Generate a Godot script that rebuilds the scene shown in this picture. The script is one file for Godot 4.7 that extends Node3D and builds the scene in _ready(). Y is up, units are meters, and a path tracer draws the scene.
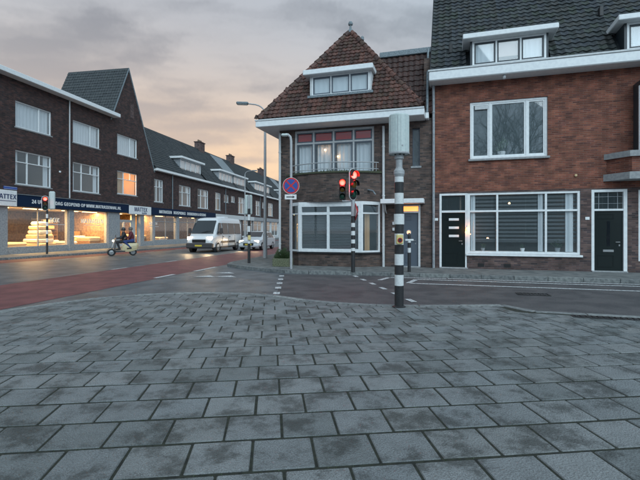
extends Node3D
# A street corner at dusk. x runs to the viewer's right, y up, z towards the viewer; the camera stands at x = z = 0.
# Every house has axes of its own: x along its front, z out of the front towards the street.

const EYE := 1.55
const WALK := 0.12
const LEFT_TURN := 1.3878     # the shopping street
const RIGHT_TURN := -0.2941   # the side street
const LEFT_AT := Vector3(-18.3, 0, -24.6)
const RIGHT_AT := Vector3(4.56, 0, -16.2)

var M := {}
var taken := {}
var shift := {}
var rng := RandomNumberGenerator.new()

class Geo:
	var v := PackedVector3Array()
	var n := PackedVector3Array()
	var c := PackedColorArray()
	var col := Color.WHITE
	var colored := false
	func tri(a: Vector3, b: Vector3, d: Vector3) -> void:
		var m := (b - a).cross(d - a).normalized()
		tri_n(a, b, d, m, m, m)
	func tri_n(a: Vector3, b: Vector3, d: Vector3, na: Vector3, nb: Vector3, nd: Vector3) -> void:
		v.append(a); v.append(d); v.append(b)
		n.append(na); n.append(nd); n.append(nb)
		if colored:
			c.append(col); c.append(col); c.append(col)
	func quad(a: Vector3, b: Vector3, d: Vector3, e: Vector3) -> void:
		tri(a, b, d); tri(a, d, e)
	func quad_n(a: Vector3, b: Vector3, d: Vector3, e: Vector3, na: Vector3, nb: Vector3, nd: Vector3, ne: Vector3) -> void:
		tri_n(a, b, d, na, nb, nd); tri_n(a, d, e, na, nd, ne)
	func box(x0: float, x1: float, y0: float, y1: float, z0: float, z1: float) -> Geo:
		var p := [Vector3(x0, y0, z0), Vector3(x1, y0, z0), Vector3(x1, y1, z0), Vector3(x0, y1, z0), Vector3(x0, y0, z1), Vector3(x1, y0, z1), Vector3(x1, y1, z1), Vector3(x0, y1, z1)]
		for f in [[4, 5, 6, 7], [1, 0, 3, 2], [5, 1, 2, 6], [0, 4, 7, 3], [7, 6, 2, 3], [0, 1, 5, 4]]:
			quad(p[f[0]], p[f[1]], p[f[2]], p[f[3]])
		return self
	func cbox(x0: float, x1: float, y0: float, y1: float, z0: float, z1: float, r: float) -> Geo:
		# a box with chamfered edges
		var lo := Vector3(x0, y0, z0)
		var hi := Vector3(x1, y1, z1)
		var mid := (lo + hi) / 2.0
		var pts := []
		for k in 8:
			var s := Vector3(1 if k & 1 else -1, 1 if k & 2 else -1, 1 if k & 4 else -1)
			var corner := mid + (hi - lo) / 2.0 * s
			pts.append([corner - Vector3(0, s.y, s.z) * r, corner - Vector3(s.x, 0, s.z) * r, corner - Vector3(s.x, s.y, 0) * r])
		for axis in 3:
			var b1: int = 1 << ((axis + 1) % 3)
			var b2: int = 1 << ((axis + 2) % 3)
			for side in 2:
				var k0: int = (1 << axis) if side else 0
				var q := [pts[k0][axis], pts[k0 | b1][axis], pts[k0 | b1 | b2][axis], pts[k0 | b2][axis]]
				outq(q, mid)
			for s1 in 2:
				for s2 in 2:
					var e0: int = (b1 if s1 else 0) | (b2 if s2 else 0)
					var e1: int = e0 | (1 << axis)
					var a1: int = (axis + 1) % 3
					var a2: int = (axis + 2) % 3
					outq([pts[e0][a1], pts[e1][a1], pts[e1][a2], pts[e0][a2]], mid)
		for k in 8:
			outq([pts[k][0], pts[k][1], pts[k][2]], mid)
		return self
	func outq(q: Array, mid: Vector3) -> void:
		var m: Vector3 = (q[1] - q[0]).cross(q[2] - q[0])
		var ctr: Vector3 = (q[0] + q[1] + q[2]) / 3.0
		if m.dot(ctr - mid) < 0:
			q.reverse()
		if q.size() == 4:
			quad(q[0], q[1], q[2], q[3])
		else:
			tri(q[0], q[1], q[2])
	func prism(poly: PackedVector2Array, o: Vector3, ex: Vector3, ey: Vector3, depth: Vector3) -> Geo:
		var a := 0.0
		for i in poly.size():
			a += poly[i].cross(poly[(i + 1) % poly.size()])
		var p := poly.duplicate()
		if (a > 0) != (ex.cross(ey).dot(depth) > 0):
			p.reverse()
		# now the outline runs counter-clockwise seen from the end that depth points to
		var t := Geometry2D.triangulate_polygon(p)
		var top := ex.cross(ey) * (1.0 if ex.cross(ey).dot(depth) > 0 else -1.0)
		for i in range(0, t.size(), 3):
			var q := [o + ex * p[t[i]].x + ey * p[t[i]].y, o + ex * p[t[i + 1]].x + ey * p[t[i + 1]].y, o + ex * p[t[i + 2]].x + ey * p[t[i + 2]].y]
			if (q[1] - q[0]).cross(q[2] - q[0]).dot(top) < 0:
				q.reverse()
			tri(q[0] + depth, q[1] + depth, q[2] + depth)
			tri(q[2], q[1], q[0])
		for i in p.size():
			var j := (i + 1) % p.size()
			var u := o + ex * p[i].x + ey * p[i].y
			var w := o + ex * p[j].x + ey * p[j].y
			quad(u, w, w + depth, u + depth)
		return self
	func tube(pts: Array, radii: Array, sides := 8, caps := true) -> Geo:
		var rings := []
		var norms := []
		var side := Vector3.ZERO
		for i in pts.size():
			var dir: Vector3 = (pts[mini(i + 1, pts.size() - 1)] - pts[maxi(i - 1, 0)]).normalized()
			if i == 0:
				side = dir.cross(Vector3.UP if absf(dir.y) < 0.9 else Vector3.RIGHT).normalized()
			else:
				side = (side - dir * side.dot(dir)).normalized()
			var other := dir.cross(side)
			var ring := []
			var rn := []
			for k in sides:
				var an := TAU * k / sides
				var d := side * cos(an) + other * sin(an)
				ring.append(pts[i] + d * radii[i])
				rn.append(d)
			rings.append(ring); norms.append(rn)
		for i in pts.size() - 1:
			for k in sides:
				var j := (k + 1) % sides
				quad_n(rings[i][k], rings[i][j], rings[i + 1][j], rings[i + 1][k], norms[i][k], norms[i][j], norms[i + 1][j], norms[i + 1][k])
		if caps:
			var e := pts.size() - 1
			for k in sides:
				var j := (k + 1) % sides
				tri(pts[0], rings[0][j], rings[0][k])
				tri(pts[e], rings[e][k], rings[e][j])
		return self
	func cyl(a: Vector3, b: Vector3, r0: float, r1 := -1.0, sides := 12) -> Geo:
		return tube([a, b], [r0, r0 if r1 < 0 else r1], sides)
	func lathe(o: Vector3, up: Vector3, prof: Array, sides := 16) -> Geo:
		# prof: [radius, height] pairs from one end to the other
		var pts := []
		var radii := []
		var s := up.cross(Vector3.RIGHT if absf(up.x) < 0.9 else Vector3.FORWARD).normalized()
		var w := up.cross(s)
		for i in prof.size() - 1:
			var p0: Array = prof[i]
			var p1: Array = prof[i + 1]
			var slope := Vector2(p1[1] - p0[1], -(p1[0] - p0[0])).normalized()
			for k in sides:
				var a0 := TAU * k / sides
				var a1 := TAU * (k + 1) / sides
				var d0 := s * cos(a0) + w * sin(a0)
				var d1 := s * cos(a1) + w * sin(a1)
				var n0 := d0 * slope.x + up * slope.y
				var n1 := d1 * slope.x + up * slope.y
				quad_n(o + up * p0[1] + d0 * p0[0], o + up * p0[1] + d1 * p0[0], o + up * p1[1] + d1 * p1[0], o + up * p1[1] + d0 * p1[0], n0, n1, n1, n0)
		return self
	func mesh() -> ArrayMesh:
		var a := []
		a.resize(Mesh.ARRAY_MAX)
		a[Mesh.ARRAY_VERTEX] = v
		a[Mesh.ARRAY_NORMAL] = n
		if colored:
			a[Mesh.ARRAY_COLOR] = c
		var m := ArrayMesh.new()
		m.add_surface_from_arrays(Mesh.PRIMITIVE_TRIANGLES, a)
		return m

func numbered(called: String) -> String:
	taken[called] = taken.get(called, -1) + 1
	return called if taken[called] == 0 else "%s_%03d" % [called, taken[called]]

func tag(o: Node, label: String, category := "", group := "", kind := "") -> void:
	if label: o.set_meta("label", label)
	if category: o.set_meta("category", category)
	if group: o.set_meta("group", group)
	if kind: o.set_meta("kind", kind)

func thing(called: String, label: String, category: String, at := Vector3.ZERO, turn := 0.0, group := "") -> Node3D:
	var o := Node3D.new()
	o.name = numbered(called)
	add_child(o)
	o.position = at
	o.rotation.y = turn
	tag(o, label, category, group)
	return o

# One mesh under its parent. Direct parts of a house are given in metres along the street and moved back by the house's own start.
func part(parent: Node, called: String, g, material: Material, at := Transform3D.IDENTITY) -> MeshInstance3D:
	var o := MeshInstance3D.new()
	o.name = called
	o.mesh = g.mesh() if g is Geo else g
	o.material_override = material
	o.transform = Transform3D(Basis.IDENTITY, Vector3(-shift.get(parent, 0.0), 0, 0)) * at
	parent.add_child(o, true)
	return o

func setting(called: String, g, material: Material, at := Transform3D.IDENTITY) -> MeshInstance3D:
	var o := part(self, numbered(called), g, material, at)
	o.set_meta("kind", "structure")
	return o

func copy_of(o: Node3D, label: String, at: Vector3, turn: float) -> Node3D:
	var base := String(o.name).rstrip("0123456789").trim_suffix("_")
	var r: Node3D = o.duplicate()
	r.name = numbered(base)
	add_child(r)
	r.position = at
	r.rotation.y = turn
	r.set_meta("label", label)
	return r

# ---------------------------------------------------------------- materials

func plain(c: Color, rough := 0.6, metal := 0.0, spec := 0.5) -> StandardMaterial3D:
	# c: real-world (linear) base colour
	var m := StandardMaterial3D.new()
	m.albedo_color = c.linear_to_srgb()
	m.roughness = rough
	m.metallic = metal
	m.metallic_specular = spec
	return m

func glow(c: Color, strength: float) -> StandardMaterial3D:
	var m := plain(Color(0.6, 0.6, 0.6), 0.4)
	m.emission_enabled = true
	m.emission = c
	m.emission_energy_multiplier = strength
	return m

func noise(seed_: int, freq: float, octaves: int, size: int, gain := 0.5) -> Image:
	var f := FastNoiseLite.new()
	f.seed = seed_
	f.frequency = freq
	f.fractal_octaves = octaves
	f.fractal_gain = gain
	f.noise_type = FastNoiseLite.TYPE_SIMPLEX_SMOOTH
	var im := f.get_seamless_image(size, size, false, false, 0.15)
	im.convert(Image.FORMAT_L8)
	return im

func lut_texture(im: Image, c0: Color, c1: Color, grain: Image, amount: float) -> ImageTexture:
	# blends two linear colours by a noise, with fine grain on top
	var w := im.get_width()
	var src := im.get_data()
	var gr := grain.get_data()
	var gw := grain.get_width()
	var out := PackedByteArray()
	out.resize(w * w * 3)
	var ramp := []
	for k in 256:
		ramp.append(c0.lerp(c1, smoothstep(0.2, 0.8, k / 255.0)))
	var enc := PackedByteArray()
	enc.resize(4097)
	for k in 4097:
		enc[k] = int(round(pow(k / 4096.0, 1.0 / 2.2) * 255.0))
	for y in w:
		for x in w:
			var i := y * w + x
			var q: Color = ramp[src[i]]
			var s := (1.0 + amount * (gr[(y % gw) * gw + x % gw] / 127.5 - 1.0)) * 4096.0
			out[i * 3] = enc[clampi(int(q.r * s), 0, 4096)]
			out[i * 3 + 1] = enc[clampi(int(q.g * s), 0, 4096)]
			out[i * 3 + 2] = enc[clampi(int(q.b * s), 0, 4096)]
	var r := Image.create_from_data(w, w, false, Image.FORMAT_RGB8, out)
	return ImageTexture.create_from_image(r)

func mapped(t: Texture2D, metres: float, rough: float, world := false, bump: Image = null, depth := 1.0) -> StandardMaterial3D:
	var m := StandardMaterial3D.new()
	m.albedo_texture = t
	m.roughness = rough
	m.uv1_triplanar = true
	m.uv1_world_triplanar = world
	m.uv1_triplanar_sharpness = 8.0
	m.uv1_scale = Vector3.ONE / metres
	if bump:
		var b: Image = bump.duplicate()
		b.convert(Image.FORMAT_RGBA8)
		b.bump_map_to_normal_map(depth)
		m.normal_enabled = true
		m.normal_texture = ImageTexture.create_from_image(b)
	return m

func tinted(base: StandardMaterial3D, c: Color) -> StandardMaterial3D:
	var m: StandardMaterial3D = base.duplicate()
	m.albedo_color = c.linear_to_srgb()
	return m

# Far brickwork: 16 bricks by 48 courses, 3.52 m by 3 m, each brick of its own tone
func brickwork(seed_: int, tones: Array, mortar: Color, rough := 0.85) -> StandardMaterial3D:
	var r := RandomNumberGenerator.new()
	r.seed = seed_
	var W := 1024
	var H := 768
	var im := Image.create(W, H, false, Image.FORMAT_RGB8)
	var hi := Image.create(W, H, false, Image.FORMAT_RGBA8)
	im.fill(mortar.linear_to_srgb())
	hi.fill(Color(0.25, 0.25, 0.25))
	var blotch := noise(seed_ + 5, 0.012, 3, 512).get_data()
	for j in 48:
		var off := 32 if j % 2 else 0
		for i in 16:
			var x := i * 64 + off
			var f: float = blotch[(j * 10 % 512) * 512 + (i * 32 + off / 2) % 512] / 255.0
			var q: Color = tones[clampi(int((r.randf() * 0.65 + f * 0.35) * tones.size()), 0, tones.size() - 1)]
			q = (q * r.randf_range(0.75, 1.2)).linear_to_srgb()
			var h := r.randf_range(0.7, 0.95)
			for part_ in [[x, 61], [x - W, 61]]:
				im.fill_rect(Rect2i(part_[0] + r.randi_range(0, 1), j * 16, part_[1], 13), q)
				hi.fill_rect(Rect2i(part_[0], j * 16, part_[1], 13), Color(h, h, h))
	var d := im.get_data()
	var gr := noise(seed_ + 9, 0.35, 3, 256).get_data()
	for y in H:
		for x in W:
			var s: float = (0.8 + 0.4 * gr[(y % 256) * 256 + x % 256] / 255.0) * (0.8 + 0.4 * blotch[(y * 2 / 3) % 512 * 512 + x / 2] / 255.0)
			var k := (y * W + x) * 3
			d[k] = mini(255, int(d[k] * s)); d[k + 1] = mini(255, int(d[k + 1] * s)); d[k + 2] = mini(255, int(d[k + 2] * s))
	im = Image.create_from_data(W, H, false, Image.FORMAT_RGB8, d)
	hi.bump_map_to_normal_map(3.0)
	var m := StandardMaterial3D.new()
	m.albedo_texture = ImageTexture.create_from_image(im)
	m.normal_enabled = true
	m.normal_texture = ImageTexture.create_from_image(hi)
	m.roughness = rough
	m.uv1_triplanar = true
	m.uv1_triplanar_sharpness = 20.0
	m.uv1_scale = Vector3(1 / 3.52, 1 / 3.0, 1 / 3.52)
	return m

func make_materials() -> void:
	var grain := noise(3, 0.45, 2, 512)
	var coarse := noise(4, 0.02, 5, 512)
	M.grain = grain
	M.brick_dark = brickwork(11, [Color(0.03, 0.02, 0.02), Color(0.052, 0.028, 0.026), Color(0.078, 0.036, 0.03), Color(0.036, 0.024, 0.025)], Color(0.05, 0.044, 0.044))
	M.brick_red = brickwork(12, [Color(0.15, 0.047, 0.03), Color(0.185, 0.058, 0.036), Color(0.22, 0.075, 0.045), Color(0.125, 0.042, 0.031)], Color(0.19, 0.115, 0.09))
	M.brick_purple = brickwork(13, [Color(0.07, 0.043, 0.042), Color(0.1, 0.06, 0.055), Color(0.13, 0.08, 0.07), Color(0.055, 0.038, 0.04)], Color(0.105, 0.09, 0.088))
	M.brick_brown = brickwork(14, [Color(0.06, 0.043, 0.038), Color(0.085, 0.058, 0.049), Color(0.115, 0.074, 0.06), Color(0.05, 0.038, 0.036)], Color(0.1, 0.088, 0.082))
	M.white = mapped(lut_texture(coarse, Color(0.72, 0.74, 0.75), Color(0.79, 0.81, 0.81), grain, 0.03), 1.7, 0.45)
	M.offwhite = mapped(lut_texture(coarse, Color(0.52, 0.54, 0.55), Color(0.6, 0.61, 0.61), grain, 0.04), 1.3, 0.55)
	M.concrete = mapped(lut_texture(coarse, Color(0.27, 0.28, 0.29), Color(0.35, 0.36, 0.36), grain, 0.1), 1.1, 0.85, false, grain, 1.5)
	M.greypaint = mapped(lut_texture(coarse, Color(0.23, 0.25, 0.27), Color(0.33, 0.35, 0.37), grain, 0.06), 1.5, 0.5)
	M.bluegrey = plain(Color(0.085, 0.105, 0.13), 0.4)
	M.dark_sash = plain(Color(0.03, 0.04, 0.048), 0.4)
	M.black = plain(Color(0.012, 0.012, 0.013), 0.45)
	M.blackgloss = plain(Color(0.01, 0.016, 0.016), 0.2)
	M.poleblack = mapped(lut_texture(coarse, Color(0.014, 0.014, 0.016), Color(0.022, 0.022, 0.024), grain, 0.15), 0.4, 0.5)
	M.polewhite = mapped(lut_texture(coarse, Color(0.66, 0.67, 0.67), Color(0.75, 0.76, 0.75), grain, 0.04), 0.5, 0.45)
	M.steel = mapped(lut_texture(coarse, Color(0.36, 0.37, 0.38), Color(0.44, 0.45, 0.46), grain, 0.06), 0.6, 0.5)
	M.steel.metallic = 0.2
	M.zinc = mapped(lut_texture(coarse, Color(0.12, 0.15, 0.17), Color(0.22, 0.26, 0.28), grain, 0.1), 0.8, 0.5)
	M.cabinet = mapped(lut_texture(coarse, Color(0.5, 0.57, 0.56), Color(0.57, 0.63, 0.61), grain, 0.05), 0.7, 0.45)
	M.dim_plaster = plain(Color(0.2, 0.155, 0.12), 0.9)  # unlit rooms of the street: dimness put into the wall colour
	M.dim_walls = plain(Color(0.2, 0.155, 0.12), 0.9)     # dark brown room walls, the dimness put into the colour
	M.plaster_warm = plain(Color(0.6, 0.46, 0.3), 0.85)
	M.showroom = mapped(lut_texture(coarse, Color(0.16, 0.095, 0.05), Color(0.3, 0.19, 0.1), grain, 0.1), 2.3, 0.6)
	M.wood = mapped(lut_texture(coarse, Color(0.16, 0.08, 0.035), Color(0.3, 0.17, 0.08), grain, 0.15), 0.8, 0.5)
	M.cloth_white = plain(Color(0.72, 0.7, 0.66), 0.9)
	M.cloth_cream = plain(Color(0.62, 0.5, 0.32), 0.9)
	M.sheer = plain(Color(0.62, 0.67, 0.7), 0.9)
	M.sheer.backlight_enabled = true
	M.sheer.backlight = Color(0.4, 0.4, 0.4)
	M.curtain_warm = plain(Color(0.45, 0.28, 0.13), 0.9)
	M.blind = plain(Color(0.06, 0.068, 0.075), 0.6)
	M.blind_light = plain(Color(0.12, 0.125, 0.13), 0.6)
	M.roller = plain(Color(0.5, 0.4, 0.37), 0.8)
	var gl := StandardMaterial3D.new()
	gl.albedo_color = Color(0.75, 0.85, 0.88, 0.04)
	gl.transparency = BaseMaterial3D.TRANSPARENCY_ALPHA
	gl.roughness = 0.02
	gl.metallic_specular = 1.0
	M.glass = gl
	var rg: StandardMaterial3D = gl.duplicate()
	rg.albedo_color = Color(0.66, 0.07, 0.06, 0.9)
	M.glass_red = rg
	M.carglass = plain(Color(0.012, 0.016, 0.02), 0.06, 0.0, 0.8)
	M.vanpaint = plain(Color(0.72, 0.74, 0.76), 0.28)
	M.vanpaint.clearcoat_enabled = true
	M.carpaint = plain(Color(0.6, 0.62, 0.64), 0.25)
	M.carpaint.clearcoat_enabled = true
	M.bumper = plain(Color(0.05, 0.05, 0.055), 0.6)
	M.tyre = plain(Color(0.02, 0.02, 0.021), 0.8)
	M.rim = plain(Color(0.35, 0.36, 0.37), 0.35, 0.7)
	M.signblue = plain(Color(0.02, 0.07, 0.3), 0.35)
	M.signred = plain(Color(0.5, 0.02, 0.025), 0.35)
	M.fascia = plain(Color(0.004, 0.018, 0.05), 0.6, 0.0, 0.25)
	M.ink = plain(Color(0.02, 0.045, 0.12), 0.5)
	M.rust = mapped(lut_texture(coarse, Color(0.1, 0.06, 0.03), Color(0.2, 0.14, 0.09), grain, 0.2), 0.5, 0.8)
	# road surfaces
	var chips := noise(21, 0.5, 2, 512)
	var wide := noise(22, 0.006, 4, 1024)
	M.asphalt = mapped(lut_texture(wide, Color(0.062, 0.078, 0.09), Color(0.118, 0.137, 0.15), chips, 0.5), 6.0, 0.46, true, chips, 1.0)
	M.side_road = mapped(lut_texture(wide, Color(0.062, 0.06, 0.064), Color(0.1, 0.094, 0.096), chips, 0.35), 5.3, 0.66, true, chips, 1.0)
	M.red_lane = mapped(lut_texture(wide, Color(0.13, 0.04, 0.043), Color(0.195, 0.062, 0.065), chips, 0.35), 5.0, 0.62, true, chips, 1.0)
	M.paint = mapped(lut_texture(noise(23, 0.05, 5, 512), Color(0.3, 0.32, 0.33), Color(0.78, 0.8, 0.8), chips, 0.12), 1.9, 0.6, true)
	M.walk = mapped(lut_texture(wide, Color(0.11, 0.12, 0.12), Color(0.19, 0.195, 0.19), chips, 0.25), 3.1, 0.85, true, chips, 1.0)
	M.pale_kerb = mapped(lut_texture(coarse, Color(0.17, 0.18, 0.18), Color(0.28, 0.29, 0.285), grain, 0.3), 1.2, 0.8, true, grain, 1.0)
	M.kerb = mapped(lut_texture(coarse, Color(0.12, 0.13, 0.13), Color(0.22, 0.23, 0.225), grain, 0.25), 1.2, 0.8, true, grain, 1.0)
	M.soil = mapped(lut_texture(coarse, Color(0.012, 0.014, 0.011), Color(0.03, 0.034, 0.022), grain, 0.4), 0.6, 0.95, true)
	# paving slabs: concrete with dark, ragged damp stains
	var stain := noise(31, 0.0065, 6, 1024, 0.72).get_data()
	var fine := noise(32, 0.4, 3, 512)
	for k in stain.size():
		var s := stain[k] / 255.0
		stain[k] = int(255.0 * clampf(0.43 + 0.16 * smoothstep(0.2, 0.55, s) + 0.28 * (s - 0.45), 0.0, 1.0))
	var si := Image.create_from_data(1024, 1024, false, Image.FORMAT_L8, stain)
	M.slab = mapped(lut_texture(si, Color(0.055, 0.06, 0.057), Color(0.24, 0.253, 0.258), fine, 0.8), 3.7, 0.7, true, fine, 1.6)
	# roof tiles
	M.tile_grey = mapped(lut_texture(coarse, Color(0.02, 0.024, 0.027), Color(0.046, 0.053, 0.057), grain, 0.2), 0.9, 0.5)
	M.tile_red = mapped(lut_texture(coarse, Color(0.045, 0.022, 0.017), Color(0.13, 0.055, 0.04), grain, 0.25), 0.8, 0.65)
	M.leaf = plain(Color(0.045, 0.075, 0.03), 0.6)
	M.leaf.backlight_enabled = true
	M.leaf.backlight = Color(0.2, 0.25, 0.1)
	M.moss = mapped(lut_texture(coarse, Color(0.03, 0.035, 0.018), Color(0.08, 0.085, 0.05), grain, 0.4), 0.4, 0.95)
	M.planter = mapped(lut_texture(coarse, Color(0.07, 0.08, 0.04), Color(0.18, 0.19, 0.12), grain, 0.25), 0.5, 0.9)
	M.bark = mapped(lut_texture(coarse, Color(0.04, 0.035, 0.028), Color(0.09, 0.08, 0.065), grain, 0.3), 0.5, 0.95)

func dusk_sky() -> Image:
	# linear light: warm under the cloud deck where the sun has set, ahead and to the left; cool and bluer elsewhere
	var W := 2048
	var H := 1024
	var im := Image.create(W, H, false, Image.FORMAT_RGBF)
	im.fill(Color(0.3, 0.31, 0.33))
	var a := FastNoiseLite.new()
	a.seed = 7
	a.frequency = 1.0
	a.fractal_octaves = 7
	a.fractal_gain = 0.55
	a.noise_type = FastNoiseLite.TYPE_SIMPLEX_SMOOTH
	a.domain_warp_enabled = true
	a.domain_warp_amplitude = 0.35
	a.domain_warp_frequency = 1.2
	var b := FastNoiseLite.new()
	b.seed = 19
	b.frequency = 0.9
	b.fractal_octaves = 3
	for j in H / 2:
		var up := PI * (0.5 - (j + 0.5) / H)
		var y := sin(up)
		var low := 1.0 - smoothstep(0.02, 0.62, y)
		var k := cos(up) / (y + 0.22)
		for i in W:
			var az := TAU * (i + 0.5) / W          # 0 straight ahead, growing to the right
			var west := 0.5 + 0.5 * cos(az + 0.35)
			west = west * west
			# clouds lie on a high sheet: streaks that narrow towards the horizon
			var px := sin(az) * k
			var pz := -cos(az) * k
			var c1 := a.get_noise_2d(px * 1.3 + pz * 0.5, pz * 2.4) * 0.5 + 0.5
			var c2 := b.get_noise_2d(px * 0.6 + 9.0, pz * 0.9 + 4.0) * 0.5 + 0.5
			var cl := smoothstep(0.34, 0.66, c1 * 0.66 + c2 * 0.34)
			var glowband := low * low * west * west
			var base := Color(0.37, 0.49, 0.59).lerp(Color(0.4, 0.54, 0.67), low)
			base = base.lerp(Color(0.33, 0.345, 0.38), west * west * 0.9)
			base = base.lerp(Color(0.72, 0.51, 0.33), clampf(glowband * 1.25, 0.0, 1.0))
			var shade := Color(0.22, 0.3, 0.36).lerp(Color(0.195, 0.21, 0.24), west * west).lerp(Color(0.34, 0.29, 0.28), clampf(glowband * 1.3, 0.0, 1.0))
			im.set_pixel(i, j, base.lerp(shade, cl * (0.55 + 0.4 * smoothstep(0.1, 0.5, y))))
	return im

# ---------------------------------------------------------------- building kit

func wall(g: Geo, x0: float, x1: float, y0: float, y1: float, zf: float, th: float, holes: Array) -> Geo:
	var xs := [x0, x1]
	var ys := [y0, y1]
	for h in holes:
		for q in [h[0], h[1]]: xs.append(clampf(q, x0, x1))
		for q in [h[2], h[3]]: ys.append(clampf(q, y0, y1))
	xs.sort(); ys.sort()
	for i in xs.size() - 1:
		if xs[i + 1] - xs[i] < 0.001: continue
		for j in ys.size() - 1:
			if ys[j + 1] - ys[j] < 0.001: continue
			var cx: float = (xs[i] + xs[i + 1]) / 2
			var cy: float = (ys[j] + ys[j + 1]) / 2
			var open := false
			for h in holes:
				if cx > h[0] and cx < h[1] and cy > h[2] and cy < h[3]: open = true
			if open: continue
			var a: float = xs[i]; var b: float = xs[i + 1]; var c: float = ys[j]; var d: float = ys[j + 1]
			g.quad(Vector3(a, c, zf), Vector3(b, c, zf), Vector3(b, d, zf), Vector3(a, d, zf))
			g.quad(Vector3(b, c, zf - th), Vector3(a, c, zf - th), Vector3(a, d, zf - th), Vector3(b, d, zf - th))
	var zb := zf - th
	for h in holes:
		var a: float = maxf(h[0], x0); var b: float = minf(h[1], x1); var c: float = maxf(h[2], y0); var d: float = minf(h[3], y1)
		g.quad(Vector3(a, c, zf), Vector3(a, d, zf), Vector3(a, d, zb), Vector3(a, c, zb))
		g.quad(Vector3(b, c, zb), Vector3(b, d, zb), Vector3(b, d, zf), Vector3(b, c, zf))
		if c > y0 + 0.001: g.quad(Vector3(a, c, zf), Vector3(a, c, zb), Vector3(b, c, zb), Vector3(b, c, zf))
		if d < y1 - 0.001: g.quad(Vector3(a, d, zb), Vector3(a, d, zf), Vector3(b, d, zf), Vector3(b, d, zb))
	g.quad(Vector3(x0, y0, zb), Vector3(x0, y0, zf), Vector3(x0, y1, zf), Vector3(x0, y1, zb))
	g.quad(Vector3(x1, y0, zf), Vector3(x1, y0, zb), Vector3(x1, y1, zb), Vector3(x1, y1, zf))
	g.quad(Vector3(x0, y1, zf), Vector3(x1, y1, zf), Vector3(x1, y1, zb), Vector3(x0, y1, zb))
	g.quad(Vector3(x0, y0, zb), Vector3(x1, y0, zb), Vector3(x1, y0, zf), Vector3(x0, y0, zf))
	return g

func room(parent: Node, x0: float, x1: float, y0: float, y1: float, z0: float, z1: float, m: Material) -> void:
	# the room behind a window: floor, ceiling, two sides and a back, open at the front (z1)
	var g := Geo.new()
	g.box(x0, x1, y0, y1, z0 - 0.05, z0)
	g.box(x0 - 0.05, x0, y0, y1, z0 - 0.05, z1)
	g.box(x1, x1 + 0.05, y0, y1, z0 - 0.05, z1)
	g.box(x0 - 0.05, x1 + 0.05, y0 - 0.05, y0, z0 - 0.05, z1)
	g.box(x0 - 0.05, x1 + 0.05, y1, y1 + 0.05, z0 - 0.05, z1)
	part(parent, "room", g, m)

func folds(g: Geo, x0: float, x1: float, y0: float, y1: float, z: float, waves: float, deep: float) -> Geo:
	# a hanging curtain: a folded sheet with a front and a back
	var steps := maxi(8, int((x1 - x0) * 28))
	for i in steps:
		var q := []
		for k in [i, i + 1]:
			var f := float(k) / steps
			q.append([lerpf(x0, x1, f), z + deep * sin(f * waves * TAU + 1.7 * sin(f * 5.0))])
		g.quad(Vector3(q[0][0], y0, q[0][1]), Vector3(q[1][0], y0, q[1][1]), Vector3(q[1][0], y1, q[1][1]), Vector3(q[0][0], y1, q[0][1]))
	return g

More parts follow.
